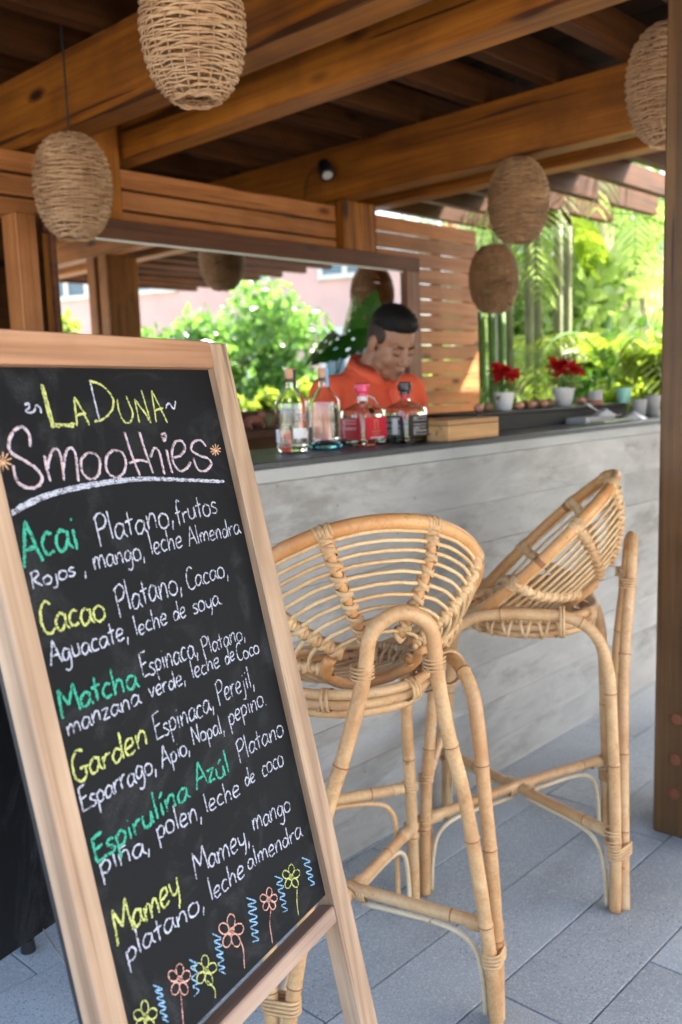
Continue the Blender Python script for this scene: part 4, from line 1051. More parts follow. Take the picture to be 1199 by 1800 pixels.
def round_bottle(px, py, label, blue=False):
    P = at(px, py, Z=ZT); P[1] = max(P[1], 1.80); P[2] = ZT+.001
    r_ = .0475; b = thing('spirit_bottle', tuple(P), label, 'bottle', 'bottles lined up on the bar')
    H = [(r_*.80, 0), (r_*.97, .004), (r_, .012), (r_, .135), (r_*.97, .142), (.022, .172), (.0150, .180), (.0138, .196), (.0138, .212)]
    inn = [(x-.0028, z+(.012 if i < 3 else 0)) for i, (x, z) in enumerate(H)]
    inn[0] = (r_*.6, .026 if blue else .014)
    m = MB().lathe(P, H, 32, capt=False); m2 = MB().lathe(P, inn, 32, capt=False)
    o = len(m.v); m.v += m2.v; m.f += [tuple(i+o for i in f[::-1]) for f in m2.f]; m.mi += m2.mi
    n_ = len(H); m.f += [((n_-1)*32+k, (n_-1)*32+(k+1) % 32, o+(n_-1)*32+(k+1) % 32, o+(n_-1)*32+k) for k in range(32)]; m.mi += [0]*32
    m.build('glass', GLASS, b, smooth=35)
    lv = .062 if not blue else .128
    MB().lathe(P, [(r_*.55, .029 if blue else .0155), (r_-.0035, .03 if blue else .0165), (r_-.0035, lv), (r_*.5, lv)], 28).build('liquid', LIQ, b, smooth=35)
    if blue: MB().lathe(P, [(r_*.78, .0035), (r_*.9, .006), (r_*.9, .013), (r_*.45, .024), (.002, .0255)], 24).build('blue_base', GLASSB, b, smooth=35)
    MB().lathe(P, [(.0125, .196), (.0148, .2135), (.0155, .214), (.0155, .232), (.0145, .234)], 20).build('cap', CORK, b, smooth=35)
    va = math.atan2(-P[1], -P[0])
    V, Fs = curved(P, r_+.0006, va+.05, va+.95, .040, .068) if not blue else curved(P, r_+.0006, va-1.25, va-.85, .03, .065)
    MB().add(V, Fs).build('paper_label', LABW, b)
    if not blue:
        V, Fs = curved(P, r_+.0006, va-1.3, va-.85, .03, .066); MB().add(V, Fs).build('bar_code_label', LABW, b)
        m = MB()
        for k in range(9):
            a = va+.15+k*.09
            for z in (.088, .100): 
                V, Fs = curved(P, r_+.0006, a, a+.05, z, z+random.uniform(.005, .009), 2); m.add(V, Fs)
        m.build('printed_lettering', INK, b)
    V, Fs = curved(P, .0162, va+.5, va+1.4, .150+.03, .232, 6)
    MB().add(V, Fs).build('tax_seal', BLUL if blue else BLKC, b)
    return b
round_bottle(516, 795, 'clear round spirit bottle with a copper cap, a third full, leftmost on the bar')
round_bottle(573, 790, 'clear round bottle with a bright blue glass base and blue seal', True)
def flask(px, py, label, capm, labm, glass, kindk):
    P = at(px, py, Z=ZT); P[1] = max(P[1], 1.80); P[2] = ZT+.001
    b = thing('tequila_bottle', tuple(P), label, 'bottle', 'bottles lined up on the bar')
    r_ = .059; sq = 7
    H = [(r_*.9, 0), (r_, .006), (r_, .098), (r_*.93, .108), (r_*.30, .128), (.0155, .134), (.014, .142), (.014, .158)]
    inn = [(x-.004, z+(.012 if i < 2 else 0)) for i, (x, z) in enumerate(H)]
    def lat(prof):
        m = MB(); seg = 40
        V = []; 
        for (q, z) in prof:
            e = 7 if q > .03 else 2
            for k in range(seg):
                a = 2*math.pi*(k+.5)/seg; x = math.cos(a); y = math.sin(a); qq = (abs(x)**e+abs(y)**e)**(-1/e)
                V.append(P+v3((x*qq*q, y*qq*q*(.86 if q > .03 else 1), z)))
        Fs = [(i*seg+k, i*seg+(k+1) % seg, (i+1)*seg+(k+1) % seg, (i+1)*seg+k) for i in range(len(prof)-1) for k in range(seg)]
        Fs.append(tuple(range(seg))[::-1]); m.add(V, Fs); return m
    m = lat(H); m2 = lat(inn); o = len(m.v); m.v += m2.v; m.f += [tuple(i+o for i in f[::-1]) for f in m2.f]; m.mi += m2.mi
    e0 = (len(H)-1)*40; m.f += [(e0+k, e0+(k+1) % 40, o+e0+(k+1) % 40, o+e0+k) for k in range(40)]; m.mi += [0]*40
    m.build('glass', glass, b, smooth=35)
    lq = lat([(r_-.0045, .0185), (r_-.0045, .092)]); lq.f.append(tuple(40+k for k in range(40))); lq.mi.append(0); lq.build('liquid', LIQ, b, smooth=35)
    MB().lathe(P, [(.0145, .142), (.0155, .150), (.0155, .158), (.021, .162), (.023, .172), (.0215, .184), (.015, .188)], 20).build('cap', capm, b, smooth=35)
    MB().lathe(P, [(.0156, .135), (.0152, .149)], 20).build('neck_band', INKW if kindk == 'r' else LABR, b, smooth=35)
    yf = -r_*.86-.0008; xl = -r_-.0008
    lab = MB().box(P+v3((-r_*.80, yf-.0006, .020)), P+v3((r_*.82, yf, .085))).build('front_label', labm, b)
    lb = MB().box(P+v3((xl-.0006, -r_*.62, .020)), P+v3((xl, r_*.62, .085))).build('side_label', labm, b)
    m = MB(); text_lines(m, P+v3((xl-.0008, r_*.5, .026)), v3((0, -1, 0)), v3((0, 0, 1)), r_*.95, .054, 12, v3((-1, 0, 0))); m.build('small_print', INKW, lb)
    m = MB()
    if kindk == 'r':
        cx_ = P+v3((0, yf-.0008, .060))
        for dx in (-.008, .006): m.box(cx_+v3((dx, -.0003, -.012)), cx_+v3((dx+.002, 0, .016)))
        m.box(cx_+v3((-.008, -.0003, .0145)), cx_+v3((.008, 0, .0165)))
        for k in range(5): m.box(cx_+v3((-.02+k*.008, -.0003, -.019)), cx_+v3((-.015+k*.008, 0, -.016)))
        for k in range(4): m.box(cx_+v3((-.016+k*.008, -.0003, -.027)), cx_+v3((-.011+k*.008, 0, -.025)))
        m.build('gold_emblem', GOLD, lab)
        m = MB().box(cx_+v3((-.03, -.0003, -.037)), cx_+v3((.036, 0, -.034))); m.build('white_line_of_print', INKW, lab)
        c_ = P+v3((-.012, -.040, .104)); nn = v3((0, -.85, .52)); e_ = np.cross(nn, (1, 0, 0)); V = [c_+nn*.004+v3((1, 0, 0))*math.cos(a)*.0125+e_*math.sin(a)*.0125 for a in np.linspace(0, 2*math.pi, 19)[:-1]]
        MB().add(V, [tuple(range(18))]).build('round_sticker', ORG, b)
        MB().tube(bez([P+v3((.012, -.008, .15)), P+v3((.03, -.014, .142)), P+v3((.05, -.016, .122))], 10), [.006]*4+[.009]*3+[.004]*(len(bez([(0, 0, 0), (1, 0, 0), (2, 0, 0)], 10))-7), 6, flat=.3).build('hang_tag', INKW, b)
    else:
        text_lines(m, P+v3((-r_*.45, yf-.0008, .024)), v3((1, 0, 0)), v3((0, 0, 1)), r_*1.1, .056, 13, v3((0, -1, 0))); m.build('small_print', INKW, lab)
        MB().box(P+v3((xl-.001, -r_*.3, .028)), P+v3((xl-.0006, .004, .077)), bev=.0002).build('white_patch', LABW, b)
        MB().box(P+v3((r_*.84, yf-.0012, .006)), P+v3((r_*.98, yf-.0006, .045))).build('bar_code_label', LABW, b)
    return b
flask(640, 783, 'square clear tequila bottle with red labels and a shiny pink cap', PINKC, LABR, GLASSG, 'r')
b4 = flask(714, 778, 'square tequila bottle with black labels and a black cap, touching the wooden box', BLKC, LABK, GLASSG, 'k')

# wooden box
P0 = at(797, 777, Z=ZT)
bx = thing('wooden_box', (2.43, 1.80, ZT), 'flat pale oak box with a lid at the edge of the bar', 'box')
x0, x1, y0, y1 = 2.30, 2.575, 1.705, 1.90
hB = at(886, 731, Y=1.705)[2]-ZT
MB().box((x0, y0, ZT+.0005), (x1, y1, ZT+hB*.74), bev=.002).build('body', BOXW, bx); MB().box((x0, y0, ZT+hB*.755), (x1, y1, ZT+hB), bev=.002).build('lid', BOXW, bx)
# thin dark straw-like cable between the caps
# ================================================================ ITEMS AT THE RIGHT OF THE BAR
YT = 1.93
zt = ZT+.068
xa = at(838, 722, Y=YT)[0]; xb = at(1108, 722, Y=YT)[0]
tray = thing('black_planter_tray', ((xa+xb)/2, YT+.14, ZT), 'long black raised tray on the bar holding flower pots and seashell-like stones', 'tray')
MB().box((xa+.05, YT+.006, ZT+.001), (xb-.02, YT+.24, zt-.012)).build('base', BLACKM, tray); MB().box((xa, YT, zt-.011), (xb, YT+.30, zt), bev=.002).build('top', BLACKM, tray)
def potplant(px, py, label, rr, yellow=False):
    P = at(px, py, Y=YT+.13); P[2] = zt+.001; s = 1.0
    p = thing('poinsettia', tuple(P), label, 'potted plant', 'red poinsettias on the bar')
    MB().lathe(P, [(rr*.62, 0), (rr*.66, .004), (rr*.98, rr*1.5), (rr, rr*1.55), (rr*.9, rr*1.52), (rr*.8, rr*1.3)], 24, capt=True).build('pot', WHITE, p, smooth=35)
    T = P+v3((0, 0, rr*1.5))
    m = MB()
    for k in range(7):
        a = k*.9; m.tube([T+v3((0, 0, -.01)), T+v3((math.cos(a)*rr*.5, math.sin(a)*rr*.5, rr*1.4))], .0025, 5)
    m.build('stem', CANE, p)
    def leaf(m, c, d, ln, wd, mi=0):
        d = d/np.linalg.norm(d); sd = np.cross(d, v3((0, 0, 1))+rng.normal(0, .25, 3)); sd /= np.linalg.norm(sd); nn = np.cross(sd, d)
        V = [c, c+d*ln*.35+sd*wd*.5+nn*.1*wd, c+d*ln*.7+sd*wd*.38, c+d*ln-nn*.1*ln, c+d*ln*.7-sd*wd*.38, c+d*ln*.35-sd*wd*.5+nn*.1*wd, c+d*ln*.5-nn*.05*wd]
        m.add(V, [(0, 1, 6), (1, 2, 6), (2, 3, 6), (3, 4, 6), (4, 5, 6), (5, 0, 6)], mi)
    for k in range(26):
        m_ = None
        a = random.uniform(0, 6.28); e = random.uniform(-.5, .4); d = v3((math.cos(a), math.sin(a), e)); c = T+v3((0, 0, random.uniform(.2, 1.1)*rr))+d*rr*.3
        if k == 0: mg = MB()
        leaf(mg, c, d, rr*random.uniform(.9, 1.4), rr*.6)
    mg.build('foliage', LEAFP, p)
    mr = MB()
    for h in range(9):
        a0 = h*.7; q = (0 if h == 0 else 1)*(rr*(.95 if h > 4 else .55)); hc = T+v3((math.cos(a0)*q, math.sin(a0)*q, rr*(2.0-.5*(h > 4))+random.uniform(-.2, .2)*rr))
        for k in range(10):
            a = k*.63+h; d = v3((math.cos(a), math.sin(a), random.uniform(-.7, .9))); leaf(mr, hc, d, rr*random.uniform(.8, 1.3), rr*.62, 1 if yellow and random.random() < .2 else 0)
    mr.build('red_bracts', [RED, YEL], p)
potplant(886, 718, 'poinsettia with loose red and yellow bracts, smaller white pot at the left', .045, True)
potplant(991, 717, 'full red poinsettia in a wider white pot, right one on the tray', .051)
STN = [M_plain('pink_shell', (.55, .26, .18), .6, .25), M_plain('brown_shell', (.28, .15, .09), .6, .25)]
st0 = None
for i, px in enumerate((842, 858, 912, 922, 934, 944, 956, 966, 1021, 1030)):
    P = at(px, 717, Y=YT+.12+.03*(i % 2)); P[2] = zt+.016
    o = MB().ell(P, (.021+.004*(i % 3), .019, .017+.003*(i % 2)), 12, 8).build('garden_stone', STN[i % 2], smooth=True)
    o['label'] = ('pinkish round stone ' if i % 2 == 0 else 'brown round stone ')+('at the far left end of the tray, left of both flower pots' if i < 2 else ['next to the smaller flower pot', '', 'halfway between the two flower pots', '', 'next to the wider flower pot on its left', ''][(i-2)//2*2]+' on the tray' if i < 8 else 'just right of the wider flower pot'); o['category'] = 'stone'; o['group'] = 'round stones on the tray'
def cup(px, py, Y, rad, hgt, mat, nm, label, cat, base=None, taper=.8):
    P = at(px, py, Y=Y); P[2] = base if base is not None else ZT+.001
    prof = [(rad*taper*.9, 0), (rad*taper, .003), (rad, hgt), (rad-.003, hgt), (rad*taper-.004, .006), (.001, .006)]
    t_ = thing(nm, tuple(P), label, cat)
    MB().lathe(P, prof, 24, capt=False).build('body', mat, t_, smooth=35)
    return P, t_
P, t_ = cup(1047, 715, YT+.02, .031, .062, GREYC, 'utensil_canister', 'grey canister with a brown foot standing behind the napkins', 'canister', zt+.001, .85)
MB().lathe(P, [(.032, -.0), (.030, .018), (.0295, .02)], 20).build('foot_band', TERRA, t_, smooth=35)
cup(1096, 722, YT, .034, .068, MINT, 'mint_cup', 'mint green cup near the right end of the bar', 'cup', zt+.0005)
cup(1123, 724, 1.86, .034, .082, GREYC, 'grey_cup', 'grey cup touching the mint cup at the right end', 'cup')
cup(1146, 725, 1.90, .038, .095, GREYC, 'grey_tumbler', 'tall grey tumbler beside the timber post', 'cup')
P = at(1020, 741, Z=ZT)
a_, b_ = at(985, 745, Z=ZT), at(1055, 737, Z=ZT)
MB().box((a_[0], 1.77, ZT+.001), (b_[0]-.12, 1.87, ZT+.010), bev=.002).build('notepad', M_plain('pale_green_paper', (.55, .6, .42), .7), label='pale green pad of paper lying flat on the bar', category='notepad')
a_, b_ = at(1018, 732, Y=1.86), at(1070, 730, Y=1.86)
nb = thing('menu_stack', (a_[0]+.1, 1.86, ZT), 'stack of two grey menus on the bar before the canister', 'menus')
MB().box((a_[0], 1.83, ZT+.001), (b_[0], 1.92, ZT+.013), bev=.001).build('menu', GREYC, nb); MB().box((a_[0]+.01, 1.835, ZT+.014), (b_[0]+.01, 1.925, ZT+.024), bev=.001).build('menu', M_plain('pale_menu', (.5, .48, .46), .6), nb)
def cloth(px, py, Y, sx, sy, sz, nm, label):
    P = at(px, py, Y=Y); n = 14; V = []; Fs = []
    for i in range(n):
        for j in range(n):
            u, v = i/(n-1)-.5, j/(n-1)-.5; h = sz*max(0, 1-(4*(u*u+v*v)))*(.6+.5*abs(math.sin(u*13+v*9)))+.002
            V.append((P[0]+u*sx+.01*math.sin(v*9), Y+v*sy+.008*math.sin(u*11), P[2]+h))
    for i in range(n-1):
        for j in range(n-1): Fs.append((i*n+j, (i+1)*n+j, (i+1)*n+j+1, i*n+j+1))
    m = MB().add(V, Fs); o = m.build(nm, WHITE, smooth=True, label=label, category='napkin'); sd = o.modifiers.new('t', 'SOLIDIFY'); sd.thickness = .002
    return o
zc_ = ZT+.026
P = at(1062, 727, Y=1.87); 
cloth(1062, 727, 1.875, .10, .09, .030, 'crumpled_napkin', 'white crumpled napkin on top of the menus').location[2] = ZT+.0255
cloth(1113, 731, 1.80, .16, .09, .036, 'folded_napkin', 'white crumpled napkin before the grey cups').location[2] = ZT+.001
A = at(1032, 710, Y=1.87); B = at(1056, 726, Y=1.87)
A[2] = max(A[2], ZT+.06)
MB().tube([B, (A+B)/2, A], [.006, .005, .011], 8, flat=.4).build('white_spoon', WHITE, smooth=True, label='white spoon leaning up from the crumpled napkin', category='spoon')

# left ledge: terracotta figurine and a mossy pot
P = at(446, 752, Y=3.33); P[2] = zl+.001
fg = thing('terracotta_figurine', tuple(P), 'crouching terracotta animal figurine on the wooden ledge under the mirror', 'figurine')
m = MB(); m.ell(P+v3((0, 0, .045)), (.05, .028, .024)); m.ell(P+v3((.055, 0, .068)), (.022, .02, .02)); m.ell(P+v3((.08, 0, .062)), (.012, .012, .010))
for sx in (-.035, .035):
    for sy in (-.015, .015): m.tube([P+v3((sx, sy, .045)), P+v3((sx*1.3, sy*1.2, .02)), P+v3((sx*1.1+.012, sy*1.2, .004))], [.014, .010, .009], 8)
for sy in (-.012, .012): m.ell(P+v3((.048, sy, .088)), (.006, .005, .009), 8, 6)
voxel(m, .004, 3, TERRA, 'body', fg)
fg.children[0].location = (-P[0], -P[1], -P[2])
P = at(474, 752, Y=3.33); P[2] = zl+.001
MB().lathe(P, [(.03, 0), (.045, .02), (.05, .045), (.04, .07), (.032, .078), (.028, .078), (.03, .065)], 20).build('mossy_pot', M_plain('moss_stone', (.16, .13, .06), .8, .4), smooth=True, label='round mossy stoneware pot beside the terracotta figurine', category='pot')

# black rubber foot of a stand seen under the rear panel
P = at(50, 1672, Z=.0)
sd_ = thing('sign_stand', (P[0], P[1], 0), 'metal stand with a black rubber foot, mostly hidden behind the chalkboard', 'stand')
MB().lathe((P[0], P[1], .001), [(.017, 0), (.0175, .004), (.015, .030), (.011, .032)], 18).build('rubber_foot', BLACKM, sd_, smooth=35)
MB().tube([(P[0], P[1], .032), (P[0]-.03, P[1]+.02, .5), (P[0]-.045, P[1]+.03, .78)], .010, 10).build('leg', METAL, sd_, smooth=True)
MB().box((P[0]-.26, P[1]-.05, .78), (P[0]+.02, P[1]+.13, .80), bev=.004).build('top_plate', BLACKM, sd_)
for dx, dy in ((-.22, 0), (-.22, .09), (0, .09)):
    MB().tube([(P[0]+dx, P[1]+dy, .002), (P[0]+dx-.01, P[1]+dy, .78)], .010, 8).build('leg', METAL, sd_)

# ================================================================ MONSTERA
def monstera_leaf(base, tip, nrm, wid, par, mat=MONST, holes=True):
    base = v3(base); tip = v3(tip); d = tip-base; L0 = np.linalg.norm(d); d /= L0; nrm = v3(nrm); nrm -= d*(nrm@d); nrm /= np.linalg.norm(nrm); sd = np.cross(nrm, d)
    m = MB(); NB = 7
    wf = lambda t_: math.sin(math.pi*min(1, (t_*.86+.14))**.85)*wid/2 if t_ < 1 else 0
    def pt(t_, s_, cup=.0):
        x = abs(s_); return base+d*(t_*L0)+sd*s_+nrm*(-.22*x*x/(wid)+.02*math.sin(t_*9+s_*12)*wid-.16*L0*t_*t_)
    for s in (-1, 1):
        for k in range(NB):
            t0 = k/NB; t1 = (k+.995)/NB; rows_ = 5
            V = []; 
            for j in range(rows_+1):
                f = j/rows_; sw = .16*f*(1-t0)        # lobes sweep forward
                a = t0+sw; b = t1+sw
                if holes and f > .5: a += .020*(f-.5)/.5; b -= .016*(f-.5)/.5
                wa = wf(min(.99, a)); wb = wf(min(.99, b))
                if f > .9: a += .03
                V += [pt(min(1, a), s*wa*f), pt(min(1.0, (a+b)/2), s*(wa+wb)/2*f*1.02), pt(min(1, b), s*wb*f)]
            Fs = []
            for j in range(rows_):
                o = 3*j
                if holes and j == 1 and (k+(s > 0)) in (2, 4): 
                    Fs += [(o+1, o+2, o+5, o+4)]; continue
                Fs += [(o, o+1, o+4, o+3), (o+1, o+2, o+5, o+4)]
            m.add(V, Fs)
    m.tube([pt(i/8, 0)+nrm*.001 for i in range(9)], .0035, 5)
    return m.build('leaf', mat, par, smooth=False)
P = at(655, 640, Y=3.25)
mo = thing('monstera_plant', (P[0], 3.25, .9), 'monstera with two big holed dark green leaves behind the man', 'plant')
toC = -Fv
b1 = at(634, 612, Y=3.36); t1 = at(668, 508, Y=3.31); monstera_leaf(b1, t1, v3((-.45, -1, .1)), .20, mo, MONST3)
b2 = at(664, 582, Y=3.28); t2 = at(556, 631, Y=3.34); monstera_leaf(b2, t2, v3((-.2, -1, .5)), .13, mo)
b3 = at(640, 615, Y=3.30); t3 = at(600, 560, Y=3.36)
pc = at(672, 700, Y=3.2); pc[2] = .9
MB().tube(bez([pc+v3((0, 0, .14)), (pc+b1)/2+v3((0, 0, .1)), b1], 12), .005, 6).tube(bez([pc+v3((.01, 0, .14)), (pc+b2)/2+v3((.03, 0, .12)), b2], 12), .005, 6).build('stem', CANE, mo, smooth=True)
MB().lathe(pc+v3((0, 0, .001)), [(.07, 0), (.075, .01), (.095, .15), (.085, .15), (.08, .13)], 24).build('pot', TERRA, mo, smooth=35)

# ================================================================ GARDEN
def leafcloud(name, center, rad, n, size, mat, par=None, clumps=14, seed=0, asp=.5, flat=.5, **tags):
    rg = np.random.default_rng(seed+11)
    cc = rg.normal(0, 1, (clumps, 3)); cc /= np.linalg.norm(cc, axis=1)[:, None]; cc *= (rg.random((clumps, 1))**.45)
    cc = v3(center)+cc*v3(rad)*.78
    k = rg.integers(0, clumps, n); p = rg.normal(0, 1, (n, 3)); p /= np.linalg.norm(p, axis=1)[:, None]; p *= rg.random((n, 1))**.5
    c = cc[k]+p*v3(rad)*.36*(.7+.5*rg.random((clumps, 1))[k])
    d = rg.normal(0, 1, (n, 3)); d[:, 2] -= .3; d /= np.linalg.norm(d, axis=1)[:, None]
    u = rg.normal(0, 1, (n, 3)); s = np.cross(d, u); s /= np.linalg.norm(s, axis=1)[:, None]
    sz = size*(.6+.8*rg.random((n, 1)))
    V = np.stack([c-d*sz*.5, c+s*sz*asp*.5, c+d*sz*.5, c-s*sz*asp*.5], 1).reshape(-1, 3)
    V = V.copy(); V[:, 2] = np.maximum(V[:, 2], .0)
    me = bpy.data.meshes.new(name); loc = v3(center)*v3((1, 1, 0))
    me.from_pydata((V-(world_loc(par) if par is not None else loc)).tolist(), [], [(4*i, 4*i+1, 4*i+2, 4*i+3) for i in range(n)]); me.materials.append(mat)
    o = bpy.data.objects.new(name, me); COL.objects.link(o)
    if par is not None: o.parent = par
    else: o.location = loc
    for k_, v_ in tags.items(): o[k_] = v_
    return o
def tree(x, y, h, rad, n, size, mat, label, name='tree', seed=0, lean=.0, clumps=16, cat='tree', cz=None, group=None, trunk=.09):
    t_ = thing(name, (x, y, 0), label, cat, group)
    cz = cz if cz is not None else h-rad[2]
    m = MB(); m.tube(bez([(x, y, 0), (x+lean*.3, y, h*.3), (x+lean, y, cz)], 10), list(np.linspace(trunk, trunk*.5, 11)) if len(bez([(0, 0, 0), (0, 0, 1), (0, 0, 2)], 10)) == 11 else trunk, 8)
    for k in range(6):
        a = k*1.05+seed; m.tube(bez([(x+lean*.7, y, cz*.62), (x+lean+math.cos(a)*rad[0]*.35, y+math.sin(a)*rad[1]*.35, cz*.95), (x+lean+math.cos(a)*rad[0]*.45, y+math.sin(a)*rad[1]*.45, cz+rad[2]*.15)], 8), trunk*.2, 6)
    m.build('trunk', TRUNK, t_, smooth=True)
    leafcloud('crown', (x+lean, y, cz), rad, n, size, mat, t_, clumps, seed)
    return t_
def frond(m, base, az, el, ln, droop, nl=26, wid=.32, lw=.028, twist=0):
    base = v3(base); pts = []; p = base.copy(); e = el
    N = 14
    for i in range(N+1):
        pts.append(p.copy()); dv = v3((math.cos(e)*math.cos(az), math.cos(e)*math.sin(az), math.sin(e))); p = p+dv*ln/N; e -= droop/N*(1+i/N)
    m.tube(pts, list(np.linspace(.012, .003, N+1)), 5, mi=1)
    P = np.array(pts); side0 = v3((-math.sin(az), math.cos(az), 0))
    for i in range(nl):
        f = .12+.88*i/(nl-1); q = f*N; a = int(min(N-1, q)); fr = q-a; c = P[a]*(1-fr)+P[a+1]*fr; d = P[a+1]-P[a]; d /= np.linalg.norm(d)
        l = wid*math.sin(math.pi*min(1, f*.82+.12))**.7
        for s in (-1, 1):
            dd = side0*s*.8+d*.65+v3((0, 0, -.18))+rng.normal(0, .05, 3); dd /= np.linalg.norm(dd); w2 = d*lw*.5
            mid = c+dd*l*.5+v3((0, 0, .01)); tp = c+dd*l+v3((0, 0, -.22*l))
            m.add([c-w2*.5, c+w2*.5, mid+w2, tp, mid-w2], [(0, 1, 2, 4), (4, 2, 3)], 0)
def palm(x, y, hc, nf, ln, label, seed, lean=(0, 0), r_=.08, el=(.2, 1.2), droop=1.6, mat=LEAFP, tm=TRUNK, nl=26, wid=.34, azr=(0, 6.283), lw=.028):
    random.seed(seed); t_ = thing('palm_tree', (x, y, 0), label, 'palm tree', 'palms in the garden beyond the bar')
    top = v3((x+lean[0], y+lean[1], hc)); P = bez([(x, y, 0), (x+lean[0]*.4, y+lean[1]*.4, hc*.5), tuple(top)], 24)
    MB().tube(P, [r_*(1+.10*(i % 2))*(1-.3*i/len(P)) for i in range(len(P))], 10).build('trunk', tm, t_, smooth=True)
    for k in range(nf):
        m = MB(); az = azr[0]+(azr[1]-azr[0])*(k+random.uniform(-.3, .3))/nf; e = random.uniform(*el)
        frond(m, top, az, e, ln*random.uniform(.75, 1.1), droop*random.uniform(.8, 1.2), nl, wid, lw); m.build('frond', [mat, CANE], t_)
    return t_
def pt_at(px, D): d = ray(px, 690); d = d*v3((1, 1, 0)); return d/np.linalg.norm(d)*D
a = pt_at(985, 8.2); palm(a[0], a[1], 2.7, 20, 2.3, 'palm with leaning pale trunk and arching fronds beyond the right end of the bar', 3, (.35, .1), .055, (.1, 1.3), 1.9, nl=34, wid=.42)
a = pt_at(1120, 9.8); palm(a[0], a[1], 3.5, 18, 2.7, 'taller palm with big drooping fronds near the timber post', 5, (0, 0), .11, (.0, 1.1), 2.2, nl=36, wid=.5)
a = pt_at(1075, 7.6); palm(a[0], a[1], 1.25, 16, 1.9, 'low palm with yellow-green fronds behind the mint cup', 9, (0, 0), .07, (.3, 1.3), 1.8, mat=LEAFY, nl=30, wid=.36)
a = pt_at(910, 9.6); palm(a[0], a[1], 2.9, 16, 2.1, 'palm with a dark shaggy trunk behind the lowest lantern', 12, (0, .1), .12, (.1, 1.2), 1.9, nl=30, wid=.42)
a = pt_at(1040, 11.5); palm(a[0], a[1], 4.2, 18, 2.8, 'tall palm at the back, its crown under the roof edge', 15, (.2, 0), .12, (.0, 1.2), 2.0, nl=34, wid=.5)
# clump of pale upright stems
a = pt_at(945, 7.4); cl = thing('stem_clump', (a[0], a[1], 0), 'clump of tall pale ringed stems behind the poinsettias', 'plant')
for k in range(6):
    dx = -.28+.11*k; m = MB(); x_, y_ = a[0]+Rv[0]*dx, a[1]+Rv[1]*dx+.05*(k % 2)
    m.tube(bez([(x_-.03, y_, 0), (x_, y_, 1.2), (x_+.12*dx, y_, 2.5)], 20), [.034*(1+.07*(i % 3 == 0)) for i in range(len(bez([(0, 0, 0), (1, 0, 0), (2, 0, 0)], 20)))], 8); m.build('stem', M_plain('pale_stem', (.22, .24, .13), .7, .35, 5) if k == 0 else bpy.data.materials['pale_stem'], cl, smooth=True)
a = pt_at(856, 6.6); cn = thing('green_canes', (a[0], a[1], 0), 'upright green canes beside the slat screen end', 'bamboo')
for k in range(4):
    dx = -.10+.07*k; x_, y_ = a[0]+Rv[0]*dx, a[1]+Rv[1]*dx
    MB().tube([(x_, y_, i*.14) for i in range(14)], [.026*(1.12 if i % 3 == 0 else 1) for i in range(14)], 8).build('cane', CANE, cn, smooth=True)
leafcloud('foliage', (a[0], a[1], .9), (.35, .35, .5), 260, .16, LEAFP, cn, 8, 5)
# shrubs
for i, (px, D, rx, rz, cz, mt, lab) in enumerate(((900, 7.0, .5, .45, .8, LEAFD, 'dark green shrub behind the small poinsettia'), (1105, 6.9, .45, .45, .95, LEAFY, 'lime green shrub behind the mint cup'),
        (1160, 6.4, .5, .5, 1.15, LEAFY, 'yellow-green shrub beside the timber post'), (1090, 7.6, .9, .8, 1.1, LEAFD, 'deep green shrub under the palms'), (970, 9.5, 1.3, 1.2, 1.6, LEAFP, 'bushy green shrub behind the pale stems'))):
    a = pt_at(px, D); t_ = thing('shrub', (a[0], a[1], 0), lab, 'shrub', 'shrubs beyond the bar')
    MB().tube([(a[0], a[1], 0), (a[0], a[1], cz)], .03, 6).build('stem', TRUNK, t_); leafcloud('foliage', (a[0], a[1], cz), (rx, rx, rz), 1500 if rx < 1 else 2600, .13 if rx < 1 else .2, mt, t_, 14, i+20)
leafcloud('hedge', (14.0, 7.6, 1.1), (3.2, 4.2, 1.3), 7000, .34, LEAFT, None, 60, 77, kind='stuff')
a = pt_at(1065, 9.0)
bn = thing('banana_plant', (a[0], a[1], 0), 'banana plant with broad pale green leaves under the roof edge', 'plant')
MB().tube([(a[0], a[1], 0), (a[0], a[1], 2.0)], [.09, .06], 10).build('stem', CANE, bn, smooth=True)
for k in range(6):
    az = 2.2+k*1.0; top = v3((a[0], a[1], 2.0)); m = MB(); P = []; p = top.copy(); e = 1.2
    for i in range(10): P.append(p.copy()); p = p+v3((math.cos(e)*math.cos(az), math.cos(e)*math.sin(az), math.sin(e)))*.17; e -= .16
    sdv = v3((-math.sin(az), math.cos(az), 0)); V = []
    for i, c in enumerate(P):
        w_ = .17*math.sin(math.pi*(i+.6)/10.5); V += [c+sdv*w_-v3((0, 0, .05)), c, c-sdv*w_-v3((0, 0, .05))]
    m.add(V, [(3*i+j, 3*i+j+1, 3*i+j+4, 3*i+j+3) for i in range(9) for j in (0, 1)]); m.build('leaf', LEAFY if k % 2 else LEAFP, bn, smooth=True)

